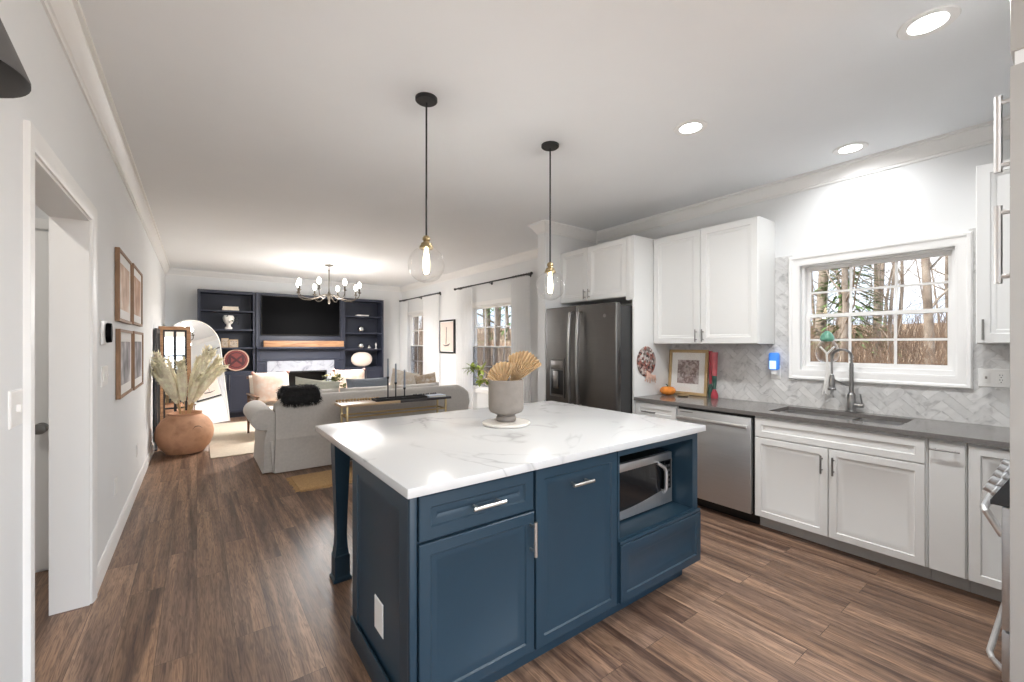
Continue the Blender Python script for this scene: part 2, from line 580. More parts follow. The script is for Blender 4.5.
M = dict(
    wall=mat('wall_paint', srgb(228, 229, 229), .75, var=.008, scale=3, bump=.03, bscale=180),
    ceiling=mat('ceiling_paint', srgb(238, 240, 242), .85, var=.008, scale=3, bump=.03, bscale=150),
    trim=mat('trim_paint', srgb(236, 235, 233), .4, var=.006, scale=5),
    floor=floor_mat(),
    quartz=marble_mat('island_quartz', srgb(206, 206, 205), srgb(150, 149, 148), 1.1, .22, .016, .6),
    tile=tile_mat(),
    grout=mat('grout', srgb(205, 204, 201), .8),
    counter=mat('grey_stone_counter', srgb(112, 108, 105), .16, var=.10, scale=90),
    white=mat('white_cabinet_paint', srgb(226, 226, 224), .35, var=.006, scale=5),
    blue=mat('blue_cabinet_paint', srgb(34, 57, 72), .38, var=.03, scale=6),
    navy=mat('navy_built_in_paint', srgb(42, 46, 61), .42, var=.04, scale=6),
    navyback=mat('navy_shelf_back', srgb(36, 40, 54), .5, var=.04, scale=6),
    toe=mat('grey_toe_kick', srgb(190, 189, 186), .6),
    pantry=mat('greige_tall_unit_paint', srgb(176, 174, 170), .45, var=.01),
    steel=brushed_mat('brushed_steel', (.66, .67, .68, 1), .46),
    steelh=brushed_mat('brushed_steel_across', (.80, .79, .78, 1), .42, (80, 1, 1)),
    sinksteel=brushed_mat('sink_steel', (.62, .62, .62, 1), .3, (30, 1, 1)),
    slate=brushed_mat('dark_slate_steel', (.17, .165, .16, 1), .34),
    slatelight=brushed_mat('slate_handle_steel', (.30, .295, .29, 1), .28),
    nickel=brushed_mat('satin_nickel', (.70, .67, .62, 1), .3),
    darknickel=brushed_mat('dark_nickel', (.30, .29, .28, 1), .3),
    gunmetal=brushed_mat('gunmetal_faucet', (.34, .335, .33, 1), .3),
    black=mat('black_metal', (.012, .012, .013), .45),
    blackplastic=mat('black_plastic', (.01, .01, .01), .35),
    screen=mat('black_screen', (.0015, .0015, .002), .5, var=.02, spec=.04),
    darkglass=mat('dark_oven_glass', (.012, .012, .013), .06, var=.02),
    brass=brushed_mat('aged_brass', (.42, .33, .19, 1), .35),
    gold=brushed_mat('soft_gold', (.62, .47, .25, 1), .35),
    iron=mat('bronze_chandelier_metal', srgb(96, 88, 78), .45, metal=.6),
    mesh=glass_mat('grey_insect_screen', (.76, .77, .79, 1), .04, .1, .6, .3),
    clear=glass_mat('picture_glass', (.99, .99, .99, 1), .03, .3),
    pane=glass_mat('window_glass', (.58, .58, .58, 1), .02, .4),
    globe=glass_mat('clear_globe_glass', (.96, .96, .96, 1), .035, .5),
    bulb=emit_mat('warm_bulb', (1, .80, .52, 1), 14),
    candle_bulb=emit_mat('white_bulb', (1, .95, .88, 1), 9),
    can=emit_mat('downlight_diffuser', (1, .98, .95, 1), 7),
    plate=mat('white_plastic', srgb(236, 235, 232), .35, var=.005),
    shade=mat('dark_grey_shade', srgb(72, 70, 68), .5, var=.03),
    picwood=wood_mat('picture_walnut', srgb(122, 92, 66), srgb(158, 122, 90), .5, (12, 12, 2)),
    mat_board=mat('white_mat_board', srgb(238, 236, 232), .8, var=.005),
    greyphoto=pattern_mat('grey_photo_print', [srgb(60, 58, 60), srgb(150, 146, 148), srgb(215, 212, 212)], 14),
    tanphoto=pattern_mat('tan_photo_print', [srgb(150, 110, 80), srgb(205, 170, 140), srgb(232, 220, 208)], 9),
    pinkphoto=mat('blush_art_print', srgb(222, 205, 194), .8, var=.05, scale=5),
    terracotta=pattern_mat('terracotta', [srgb(164, 118, 90), srgb(196, 150, 118), srgb(180, 134, 104)], 7, .8),
    pampas=mat('pampas_plume', srgb(250, 236, 210), .9, var=.15, scale=20),
    stalk=mat('dry_stalk', srgb(190, 165, 120), .8),
    palm=mat('dried_palm_leaf', srgb(234, 210, 174), .75, var=.14, scale=26),
    leaf=mat('fresh_green_leaf', srgb(118, 132, 42), .5, var=.25, scale=30),
    concrete=mat('concrete_pot', srgb(142, 134, 126), .8, var=.08, scale=18, bump=.15, bscale=90),
    trivet=marble_mat('trivet_marble', srgb(226, 221, 212), srgb(180, 172, 160), 6, .3, .05),
    fabric=mat('light_grey_linen', srgb(190, 185, 178), .9, var=.05, scale=40, bump=.2, bscale=300, sheen=.2),
    fur=mat('black_fur', (.012, .011, .011), .9, var=.4, scale=50, bump=.8, bscale=160),
    pill_blue=mat('slate_blue_fabric', srgb(128, 134, 142), .9, var=.06, scale=60, bump=.2),
    pill_cream=mat('cream_fabric', srgb(228, 218, 206), .9, var=.05, scale=50, bump=.2),
    pill_sage=mat('pale_sage_fabric', srgb(198, 198, 184), .9, var=.05, scale=50, bump=.2),
    pill_pink=pattern_mat('cream_blush_ikat', [srgb(234, 226, 218), srgb(228, 200, 180), srgb(236, 230, 224)], 7, .9),
    pill_floral=pattern_mat('tan_floral_fabric', [srgb(240, 237, 232), srgb(220, 206, 186), srgb(236, 231, 224)], 12, .9),
    pompom=mat('pink_pompom', srgb(196, 150, 140), .95, var=.1, scale=40),
    oak=wood_mat('warm_oak', srgb(138, 98, 68), srgb(184, 142, 104), .5),
    palewood_and_reflection=wood_mat('pale_wood_and_reflection', srgb(176, 146, 112), srgb(206, 180, 146), .4),
    darkwood=wood_mat('dark_wood_top', srgb(48, 46, 48), srgb(70, 66, 66), .35),
    chairwood=wood_mat('brown_chair_wood', srgb(96, 66, 46), srgb(128, 92, 66), .5),
    rug=mat('cream_wool_rug', srgb(214, 200, 180), .95, var=.06, scale=30, bump=.3, bscale=200),
    jute=mat('woven_jute', srgb(182, 148, 104), .95, var=.16, scale=60, bump=.5, bscale=150),
    mirror=mat('mirror_glass', (.92, .92, .92), .015, metal=1, var=0),
    sheer=sheer_mat('sheer_white_curtain'),
    bookcover=mat('cream_book_cover', srgb(222, 212, 196), .7, var=.05),
    paper=mat('paper_pages', srgb(238, 232, 220), .8, var=.03),
    bust=mat('white_plaster', srgb(240, 236, 230), .7, var=.02),
    ivy=mat('trailing_ivy', srgb(46, 62, 40), .6, var=.2, scale=30),
    maroon=mat('maroon_paint', srgb(118, 48, 46), .6, var=.08, scale=20),
    maroondark=mat('dark_maroon_paint', srgb(70, 26, 28), .6, var=.08, scale=20),
    tanpaint=mat('tan_paint', srgb(196, 160, 140), .6, var=.05),
    paperlamp=emit_mat('lit_paper_lantern', (.72, .60, .52, 1), .12),
    stone=marble_mat('fireplace_marble', srgb(172, 175, 184), srgb(120, 122, 130), 3.5, .25, .08),
    hearthdark=mat('dark_firebox', (.006, .006, .007), .6),
    chrome=mat('mercury_glass', (.75, .75, .76), .12, metal=1, var=.05),
    ceramic=mat('white_ceramic', srgb(232, 228, 222), .4, var=.02),
    candle=mat('blue_grey_taper_wax', srgb(150, 158, 168), .5),
    bookblue=mat('dark_navy_paint', srgb(40, 52, 72), .5),
    bead=mat('wooden_bead', srgb(184, 152, 108), .6, var=.15, scale=12),
    orange=None, red=mat('ruby_glass', srgb(176, 62, 74), .12, var=.12, scale=18),
    orangeglass=mat('orange_art_glass', srgb(238, 146, 62), .1, var=.1, scale=14),
    tealglass=mat('teal_green_glass', srgb(62, 92, 84), .12, var=.12, scale=18),
    palered=mat('pink_red_glass', srgb(196, 98, 104), .12, var=.12, scale=18),
    plaque=pattern_mat('speckled_plaque', [srgb(66, 40, 38), srgb(232, 226, 218), srgb(84, 54, 48), srgb(50, 34, 34), srgb(206, 196, 188), srgb(150, 92, 82)], 44, .7, 'voronoi'),
    ribbon=mat('blush_ribbon', srgb(226, 190, 172), .8, var=.06),
    nightblue=emit_mat('blue_night_light', (.05, .22, .70, 1), .28),
    nightwhite=emit_mat('pale_blue_glow', (.55, .78, 1, 1), .45),
    greencap=mat('green_glass_cap', srgb(96, 150, 128), .25, var=.2, scale=40),
    tassel=mat('white_tassel', srgb(236, 234, 230), .9, var=.03, scale=60),
    goldframe=mat('gold_leaf_frame', srgb(188, 160, 118), .5, metal=.15, var=.1, scale=20),
    flower=mat('cream_petals', srgb(232, 222, 176), .7, var=.1, scale=40),
    foliage=mat('eucalyptus_green', srgb(112, 120, 82), .7, var=.2, scale=40),
    bark=pattern_mat('grey_brown_bark', [srgb(96, 84, 74), srgb(142, 128, 114), srgb(172, 160, 146)], 3, .95),
    twig=mat('brown_twigs', srgb(128, 104, 84), .95, var=.25, scale=4),
    litter=pattern_mat('leaf_litter', [srgb(112, 90, 70), srgb(156, 130, 104), srgb(190, 168, 142)], 1.6, .95, detail=8),
    pine=mat('pine_needles', srgb(92, 116, 62), .9, var=.3, scale=3),
    outwall=mat('exterior_siding', srgb(190, 186, 178), .8),
)

# ------------------------------------------------------------------ the setting: floor, ceiling, walls
XL, XR, YF, YB, ZC = -.47, 4.08, 10.10, -2.6, 2.82      # left wall, right wall, far wall, open end behind, ceiling
struct('floor', bx(-2.4, XR + .15, YB, YF + .15, -.12, 0), M['floor'], 0)
struct('ceiling', bx(-2.4, XR + .15, YB, YF + .15, ZC, ZC + .15), M['ceiling'], 0)


def wall_with_holes(name, axis, a0, a1, z1, t0, t1, holes, m):
    """a wall along Y (axis 'y') or X between a0 and a1, thickness t0..t1, holes = [(lo, hi, zlo, zhi)]; one solid with clean openings"""
    cuts = sorted({a0, a1, *[h[0] for h in holes], *[h[1] for h in holes]})
    zs = sorted({0, z1, *[h[2] for h in holes], *[h[3] for h in holes]})
    solid = lambda a, z: not any(h[0] < a < h[1] and h[2] < z < h[3] for h in holes)
    bm = new()
    cell = {}
    for i in range(len(cuts) - 1):
        for j in range(len(zs) - 1):
            cell[i, j] = solid((cuts[i] + cuts[i + 1]) / 2, (zs[j] + zs[j + 1]) / 2)
    vs = {}

    def V(i, j, k):
        if (i, j, k) not in vs:
            a, z, t = cuts[i], zs[j], (t0, t1)[k]
            vs[i, j, k] = bm.verts.new((t, a, z) if axis == 'y' else (a, t, z))
        return vs[i, j, k]
    for (i, j), s in cell.items():
        if not s:
            continue
        for k in (0, 1):
            bm.faces.new((V(i, j, k), V(i + 1, j, k), V(i + 1, j + 1, k), V(i, j + 1, k)))
        if not cell.get((i - 1, j)):
            bm.faces.new((V(i, j, 0), V(i, j + 1, 0), V(i, j + 1, 1), V(i, j, 1)))
        if not cell.get((i + 1, j)):
            bm.faces.new((V(i + 1, j, 0), V(i + 1, j + 1, 0), V(i + 1, j + 1, 1), V(i + 1, j, 1)))
        if not cell.get((i, j - 1)):
            bm.faces.new((V(i, j, 0), V(i + 1, j, 0), V(i + 1, j, 1), V(i, j, 1)))
        if not cell.get((i, j + 1)):
            bm.faces.new((V(i, j + 1, 0), V(i + 1, j + 1, 0), V(i + 1, j + 1, 1), V(i, j + 1, 1)))
    return struct(name, bm, m, 0)


KW = (.515, 1.425, 1.205, 2.075)          # kitchen window opening: y0, y1, z0, z1
LA = (8.30, 9.68, .62, 2.11)              # far living room window
LB = (5.47, 6.80, .62, 2.10)              # near living room window
DO = (2.200, 3.235, 0, 2.10)              # doorway in the left wall
wall_with_holes('wall_left', 'y', YB, YF, ZC, XL - .15, XL, [DO], M['wall'])
wall_with_holes('wall_right', 'y', -.75, YF, ZC, XR, XR + .15, [KW, LA, LB], M['wall'])
struct('wall_far', bx(XL - .15, XR + .15, YF, YF + .15, 0, ZC), M['wall'], 0)
struct('wall_stub', bx(3.22, XR, 3.70, 3.83, 0, ZC), M['wall'], 0)
struct('wall_back', bx(1.96, XR + .15, -.75, -.60, 0, ZC), M['wall'], 0)
# the hall beyond the doorway
struct('wall_hall', bx(-2.4, XL - .15, 3.88, 4.0, 0, ZC), M['wall'], 0)
struct('wall_hall_side', bx(-2.4, -2.28, .6, 3.88, 0, ZC), M['wall'], 0)
struct('wall_hall_near', bx(-2.4, XL - .15, .6, .72, 0, ZC), M['wall'], 0)


def sweep(bm, path, prof):
    """prof = [(distance off the wall, z)], swept along a flat path with mitred corners, the room on the path's left"""
    P = [Vector((x, y, 0)) for x, y in path]
    rings = []
    for i, p in enumerate(P):
        d0 = (P[i] - P[i - 1]).normalized() if i else (P[1] - P[0]).normalized()
        d1 = (P[i + 1] - P[i]).normalized() if i < len(P) - 1 else d0
        n0, n1 = Vector((-d0.y, d0.x, 0)), Vector((-d1.y, d1.x, 0))
        mm = n0 + n1
        mm = mm / max(1e-6, mm.dot(n0))
        rings.append([bm.verts.new(p + mm * a + Vector((0, 0, z))) for a, z in prof])
    n = len(prof)
    for A, B in zip(rings, rings[1:]):
        for k in range(n):
            bm.faces.new((A[k], A[(k + 1) % n], B[(k + 1) % n], B[k]))
    bm.faces.new(rings[0])
    bm.faces.new(rings[-1][::-1])
    return bm


CROWN = [(0, ZC), (0, ZC - .118), (.010, ZC - .118), (.012, ZC - .100), (.020, ZC - .096), (.032, ZC - .072), (.052, ZC - .042), (.064, ZC - .030), (.066, ZC - .018), (.082, ZC - .016), (.084, ZC)]
struct('trim_1', sweep(new(), [(XR, -.60), (XR, 3.70), (3.22, 3.70), (3.22, 3.83), (XR, 3.83), (XR, YF), (XL, YF), (XL, YB)], CROWN), M['trim'], 25)
BASE = [(0, 0), (.016, 0), (.016, .085), (.012, .105), (.006, .118), (0, .12)]
struct('baseboard_left', sweep(new(), [(XL, 7.95 + 2.15), (XL, 3.315)], BASE), M['trim'], 25)
struct('baseboard_near', sweep(new(), [(XL, 2.12), (XL, YB)], BASE), M['trim'], 25)
struct('baseboard_right', sweep(new(), [(XR, 3.83), (XR, YF - .36)], BASE), M['trim'], 25)
struct('baseboard_hall', sweep(new(), [(-.70 + .08, 3.88), (-.70, 3.88)], BASE), M['trim'], 25)
# doorway casing: two legs and a head, plus the painted lining of the opening
CAS = [(0, 0), (.075, 0), (.075, .018), (.060, .022), (.018, .016), (.006, .012), (0, .010)]


def casing_frame(name, plane, lo, hi, zlo, zhi, prof, side, m, sill=False):
    """mitred trim round an opening in an x = plane wall; prof = [(distance outward from the opening, projection)]"""
    bm = new()
    cor = [(lo, zlo, -1, -1 if sill else 0), (lo, zhi, -1, 1), (hi, zhi, 1, 1), (hi, zlo, 1, -1 if sill else 0)]
    rings = [[bm.verts.new((plane + side * p, y + sy * d, z + sz * d)) for d, p in prof] for y, z, sy, sz in cor]
    n = len(prof)
    for i in range(4 if sill else 3):
        A, B = rings[i], rings[(i + 1) % 4]
        for k in range(n):
            bm.faces.new((A[k], A[(k + 1) % n], B[(k + 1) % n], B[k]))
    if not sill:
        bm.faces.new(rings[0])
        bm.faces.new(rings[3][::-1])
    return bm


struct('trim_2', casing_frame('', XL, DO[0], DO[1], 0, DO[3], CAS, 1, M['trim']), M['trim'], 25)
bm = new()
add_box(bm, XL - .152, XL + .001, DO[0], DO[0] + .012, 0, DO[3])
add_box(bm, XL - .152, XL + .001, DO[1] - .012, DO[1], 0, DO[3])
add_box(bm, XL - .152, XL + .001, DO[0] + .012, DO[1] - .012, DO[3] - .012, DO[3])
struct('trim_3', bm, M['trim'], 25)

# hall door with panels, casing and knob
d = struct('door_1', panel((-1.50, 3.862, .02), (1, 0, 0), (0, 0, 1), .80, 2.10, [(0, 0), (.12, 0), (.13, -.006), (.16, -.006), (.17, 0)], .018), M['trim'])
bm = lathe([(.0, 0), (.032, 0), (.032, .006), (.012, .01), (.012, .03), (.028, .045), (.034, .06), (.030, .074), (.0, .08)], n=20)
xf(bm, Matrix.Translation((-.775, 3.862, .90)) @ Matrix.Rotation(pi / 2, 4, 'X'))
o = obj('door_knob', bm, M['darknickel'], d)
o['label'] = 'dark metal round door knob'
bm = new()
add_box(bm, -.70, -.63, 3.860, 3.88, 0, 2.20, .004)
add_box(bm, -1.57, -1.50, 3.860, 3.88, 0, 2.20, .004)
add_box(bm, -1.50, -.70, 3.860, 3.88, 2.135, 2.20, .004)
struct('trim_4', bm, M['trim'])

# ------------------------------------------------------------------ windows
def sash_window(name, x, y0, y1, z0, z1, cols, rows, screen=False, depth=.09):
    """double-hung window in an x = const wall: frame, two sashes with muntins, one pane of glass per sash"""
    t = bpy.data.objects.new(name, None)
    COL.objects.link(t)
    t.location = (x, (y0 + y1) / 2, z0)
    t['kind'] = 'structure'
    f = new()
    add_box(f, x, x + depth, y0, y0 + .02, z0, z1)
    add_box(f, x, x + depth, y1 - .02, y1, z0, z1)
    add_box(f, x, x + depth, y0 + .02, y1 - .02, z1 - .014, z1)
    add_box(f, x - .0, x + depth, y0 + .02, y1 - .02, z0, z0 + .035)
    obj('window_frame', f, M['trim'], t)
    units = [(y0 + .02, y1 - .02)]
    zm = z0 + .045 + (z1 - z0 - .065) * .5
    for a, b in units:
        for k, (c, dd, xs) in enumerate(((z0 + .035, zm + .015, x + .03), (zm - .015, z1 - .014, x + .055))):
            s = new()
            w = .026
            add_box(s, xs, xs + .025, a, a + w, c, dd)
            add_box(s, xs, xs + .025, b - w, b, c, dd)
            add_box(s, xs, xs + .025, a + w, b - w, c, c + (w if k else w + .006))
            add_box(s, xs, xs + .025, a + w, b - w, dd - .028, dd)
            for q in range(1, cols):
                yy = a + w + (b - a - 2 * w) * q / cols
                add_box(s, xs + .006, xs + .019, yy - .008, yy + .008, c + w, dd - .028)
            for q in range(1, rows):
                zz = c + w + (dd - c - w - .028) * q / rows
                add_box(s, xs + .007, xs + .018, a + w, b - w, zz - .008, zz + .008)
            so = obj('sash', s, M['trim'], t, 0)
            obj('pane', bx(xs + .011, xs + .014, a + w * .5, b - w * .5, c + w * .5, dd - .014), M['pane'], so, 0)
    if screen:
        obj('insect_screen', bx(x + .018, x + .0195, y0 + .021, y1 - .021, z0 + .036, zm), M['mesh'], t, 0)
    return t


sash_window('window_1', XR + .025, KW[0], KW[1], KW[2], KW[3], 3, 2)
sash_window('window_2', XR + .03, LB[0], LB[1], LB[2], LB[3], 4, 2, screen=True)
sash_window('window_3', XR + .03, LA[0], LA[1], LA[2], LA[3], 4, 2, screen=True)
WC = [(0, 0), (.080, 0), (.080, .020), (.072, .030), (.058, .026), (.05, .018), (.016, .016), (.008, .012), (0, .010)]
struct('trim_5', casing_frame('', XR - .011, KW[0], KW[1], KW[2], KW[3], WC, -1, M['trim'], True), M['trim'], 25)
for k, h in enumerate((LB, LA)):
    struct('trim_%d' % (6 + k), casing_frame('', XR, h[0], h[1], h[2], h[3], CAS, -1, M['trim'], True), M['trim'], 25)

# marble herringbone splashback, each tile a raised block of its own tone
def herringbone(rects, x):
    bm = new()
    lay = bm.loops.layers.color.new('tone')
    L, W, g = .152, .0507, .0026
    q = Matrix.Rotation(R(45), 2)
    allbm = bm
    for (y0, y1, z0, z1) in rects:
        part = new()
        pl = part.loops.layers.color.new('tone')
        rr = random.Random(5)
        for i in range(-40, 60):
            for j in range(-40, 60):
                for k in (0, 1):
                    # herringbone cell: horizontal then vertical tile, stepping diagonally
                    bx0, by0 = i * W + j * L, i * W - j * L
                    if k == 0:
                        a = (bx0, by0, bx0 + L, by0 + W)
                    else:
                        a = (bx0 + L, by0 - L + W, bx0 + L + W, by0 + W)
                    c = [q @ Vector((u, v)) for u, v in ((a[0] + g / 2, a[1] + g / 2), (a[2] - g / 2, a[1] + g / 2), (a[2] - g / 2, a[3] - g / 2), (a[0] + g / 2, a[3] - g / 2))]
                    c = [Vector((p.x + .9, p.y + 1.0)) for p in c]
                    tone = rr.random()
                    if max(p.x for p in c) < y0 or min(p.x for p in c) > y1 or max(p.y for p in c) < z0 or min(p.y for p in c) > z1:
                        continue
                    f1 = [part.verts.new((x, p.x, p.y)) for p in c]
                    f0 = [part.verts.new((x + .004, p.x, p.y)) for p in c]
                    fs = [part.faces.new(f1[::-1])]
                    for s in range(4):
                        fs.append(part.faces.new((f1[s], f1[(s + 1) % 4], f0[(s + 1) % 4], f0[s])))
                    for f in fs:
                        for lp in f.loops:
                            lp[pl] = (tone, tone, tone, 1)
        for co, no in (((0, y0, 0), (0, -1, 0)), ((0, y1, 0), (0, 1, 0)), ((0, 0, z0), (0, 0, -1)), ((0, 0, z1), (0, 0, 1))):
            bmesh.ops.bisect_plane(part, geom=part.verts[:] + part.edges[:] + part.faces[:], plane_co=co, plane_no=no, clear_outer=True)
        me = bpy.data.meshes.new('tmp')
        part.to_mesh(me)
        part.free()
        allbm.from_mesh(me)
        bpy.data.meshes.remove(me)
    return allbm


TOPZ = 2.175
wy0, wy1, wz0 = KW[0] - .06, KW[1] + .06, KW[2] - .06
RECTS = [(-.60, 2.63, .90, wz0), (wy1, 2.63, wz0, 1.418), (wy1, 1.618, 1.418, TOPZ), (-.60, wy0, wz0, 1.418), (.395, wy0, 1.418, TOPZ)]
g = new()
for (y0, y1, z0, z1) in RECTS:
    add_box(g, XR - .008, XR - .0005, y0, y1, z0, z1)
grout = struct('wall_right_backing', g, M['grout'], 0)
tl = struct('wall_right_tiles', herringbone(RECTS, XR - .011), M['tile'], 0)

# ------------------------------------------------------------------ kitchen run along the right wall
def bar_pull(a, b, out, r=.006, stand=.032, inset=.022, n=10):
    """a T-bar pull from a to b with two standoffs reaching back along -out"""
    a, b, out = Vector(a), Vector(b), Vector(out)
    dirv = (b - a).normalized()
    bm = tube([a + out * stand, b + out * stand], r, n)
    for p in (a + dirv * inset, b - dirv * inset):
        add_tube(bm, [p - out * .001, p + out * stand], r * .75, 8)
    return bm


FX = 3.47                                     # plane of the base cabinet fronts
U, V3 = (0, -1, 0), (0, 0, 1)


def carcass(y0, y1, z0, z1, x0, x1):
    return bx(x0, x1, y0, y1, z0, z1, .0015, 1)


def base_cabinet(name, label, y0, y1, fronts, low=.10, top=.868):
    """fronts = [(part, y_hi, y_lo, z0, z1, profile, handle)]"""
    t = thing(name, label, 'cabinet', (FX + .3, (y0 + y1) / 2, 0), 'white base cabinets under the grey counter')
    obj('body', carcass(y0 + .0006, y1 - .0006, low, top, FX + .0005, XR - .004), M['white'], t)
    obj('toe_kick', bx(3.553, 3.57, y0 + .0006, y1 - .0006, .001, low), M['toe'], t, 0)
    if top < .8:
        obj('face_rail', bx(FX + .0005, FX + .02, y0 + .0006, y1 - .0006, top + .0003, .868), M['white'], t, 0)
    for part, ya, yb, z0, z1, prof, hd in fronts:
        f = obj(part, panel((FX - .02, ya, z0), U, V3, ya - yb, z1 - z0, prof, .02), M['white'], t)
        if hd:
            h = obj('handle', bar_pull(hd[0], hd[1], (-1, 0, 0)), M['darknickel'], f)
    return t


HX = FX - .02
base_cabinet('base_cabinet', 'narrow white base cabinet with top drawer, between the tall fridge panel and dishwasher', 2.178, 2.632,
             [('drawer', 2.625, 2.185, .722, .855, RAISED, ((HX, 2.53, .778), (HX, 2.38, .778))),
              ('door', 2.625, 2.185, .104, .715, RAISED, None)])
base_cabinet('base_cabinet', 'wide white double-door sink base cabinet beneath the kitchen window', .552, 1.520,
             [('false_front', 1.514, .562, .712, .852, RAISED, None),
              ('door', 1.514, 1.044, .104, .705, RAISED, ((HX, 1.075, .535), (HX, 1.075, .657))),
              ('door', 1.038, .562, .104, .705, RAISED, ((HX, 1.008, .535), (HX, 1.008, .657)))], top=.695)
base_cabinet('base_cabinet', 'slim plain white pull-out base cabinet with horizontal bar handle near its top', .392, .551,
             [('pull_out_front', .545, .398, .104, .852, SLAB, ((HX, .540, .812), (HX, .415, .812)))])
base_cabinet('base_cabinet', 'white corner base cabinet with framed door beside the stove', -.10, .391,
             [('door', .385, -.09, .104, .852, RAISED, None)])

# worktop with the sink cut out
SX0, SX1, SY0, SY1 = 3.585, 3.965, .70, 1.475
bm = new()
ZT0, ZT1 = .870, .900
ox = [3.435, XR - .0115]
oy = [-.598, 2.630]
outer = [(ox[0], oy[0]), (ox[1], oy[0]), (ox[1], oy[1]), (ox[0], oy[1])]
inner = [(SX0, SY0), (SX1, SY0), (SX1, SY1), (SX0, SY1)]
ring = {}
for z in (ZT0, ZT1):
    for nm, pts in (('o', outer), ('i', inner)):
        ring[nm, z] = [bm.verts.new((x, y, z)) for x, y in pts]
for k in range(4):
    k2 = (k + 1) % 4
    bm.faces.new((ring['o', ZT1][k], ring['o', ZT1][k2], ring['i', ZT1][k2], ring['i', ZT1][k]))
    bm.faces.new((ring['o', ZT0][k], ring['i', ZT0][k], ring['i', ZT0][k2], ring['o', ZT0][k2]))
    bm.faces.new((ring['o', ZT0][k], ring['o', ZT0][k2], ring['o', ZT1][k2], ring['o', ZT1][k]))
    bm.faces.new((ring['i', ZT0][k], ring['i', ZT1][k], ring['i', ZT1][k2], ring['i', ZT0][k2]))
ct = obj('countertop', bm, M['counter'])
tag(ct, 'long dark grey stone countertop under the kitchen window', 'countertop')

t = thing('kitchen_sink', 'stainless steel double-bowl sink set into the grey counter', 'sink', (3.77, 1.09, .70))


def bowl(y0, y1):
    b = new()
    x0, x1, z0, z1 = SX0 - .012, SX1 + .012, .70, .8695
    top = [bm_v for bm_v in [b.verts.new(p) for p in ((x0, y0, z1), (x1, y0, z1), (x1, y1, z1), (x0, y1, z1))]]
    i = .012
    mid = [b.verts.new(p) for p in ((x0 + i, y0 + i, z0), (x1 - i, y0 + i, z0), (x1 - i, y1 - i, z0), (x0 + i, y1 - i, z0))]
    for k in range(4):
        b.faces.new((top[k], top[(k + 1) % 4], mid[(k + 1) % 4], mid[k]))
    b.faces.new(mid)
    return b


for y0, y1 in ((SY0 - .012, .985), (1.005, SY1 + .012)):
    bw = obj('bowl', bowl(y0, y1), M['sinksteel'], t)
    obj('drain', lathe([(0, 0), (.04, 0), (.045, .003), (.0, .004)], (3.78, (y0 + y1) / 2, .7005), 20), M['darknickel'], bw)
obj('divider', bx(SX0 - .008, SX1 + .008, .985, 1.005, .74, .862, .004), M['sinksteel'], t)

# faucet: spring pull-down
fx, fy = 4.018, 1.062
t = thing('kitchen_faucet', 'tall gunmetal spring pull-down faucet behind the sink', 'faucet', (fx, fy, .90))
obj('body', lathe([(0, .0005), (.034, .0005), (.034, .008), (.027, .014), (.026, .13), (.020, .145), (.014, .15), (.0135, .37), (0, .37)], (fx, fy, .90), 24), M['gunmetal'], t)
dx, dy = -.085, .10
arch = [(fx, fy, 1.26)]
for k in range(15):
    a = pi * k / 14
    arch.append((fx + dx * (1 - cos(a)) / 2, fy + dy * (1 - cos(a)) / 2, 1.315 + .062 * sin(a) ** .8))
arch += [(fx + dx, fy + dy, 1.27), (fx + dx, fy + dy, 1.19)]
obj('hose', tube(arch, .0075, 10), M['gunmetal'], t)
sp = []
for k in range(260):
    f = k / 259 * (len(arch) - 3)
    i = int(f)
    p = Vector(arch[i]).lerp(Vector(arch[min(i + 1, len(arch) - 1)]), f - i)
    a = k * .75
    n2 = Vector((dx, dy, 0)).normalized()
    up = Vector((0, 0, 1))
    side = n2.cross(up)
    sp.append(p + side * cos(a) * .0125 + (up * .35 + n2 * .65).normalized() * sin(a) * .0125)
obj('spring', tube(sp, .0022, 5), M['gunmetal'], t)
obj('spray_head', lathe([(0, 0), (.026, 0), (.027, .012), (.020, .02), (.0185, .09), (.014, .115), (.009, .12), (0, .12)], (fx + dx, fy + dy, 1.065), 20), M['gunmetal'], t)
obj('support_arm', tube([(fx, fy, 1.10), (fx + dx * .25, fy + dy * .25, 1.105), (fx + dx * .9, fy + dy * .9, 1.145)], .006, 8), M['gunmetal'], t)
bm = tube([(fx, fy, .955), (fx - .005, fy - .075, .957)], .017, 14)
add_tube(bm, [(fx - .004, fy - .066, .965), (fx - .012, fy - .055, 1.045)], [.007, .005], 8)
obj('lever', bm, M['gunmetal'], t)

# dishwasher
t = thing('dishwasher', 'stainless steel dishwasher with horizontal bar handle under the grey counter', 'dishwasher', (FX + .3, 1.85, 0))
obj('tub', bx(FX + .006, XR - .02, 1.526, 2.172, .10, .864), M['blackplastic'], t)
dd = obj('door', bx(FX - .028, FX + .004, 1.538, 2.168, .102, .845, .004), M['steel'], t)
obj('toe_kick', bx(3.545, 3.56, 1.524, 2.174, .001, .10), M['blackplastic'], t, 0)
bm = new()
add_box(bm, FX - .075, FX - .058, 1.556, 2.15, .765, .792, .005)
add_box(bm, FX - .062, FX - .028, 1.565, 1.595, .768, .788, .003)
add_box(bm, FX - .062, FX - .028, 2.112, 2.142, .768, .788, .003)
obj('handle', bm, M['steelh'], dd)
obj('control_mark', bx(FX - .0288, FX - .0278, 2.02, 2.14, .823, .829), M['darknickel'], dd, 0)

# upper cabinets
UX = 3.75


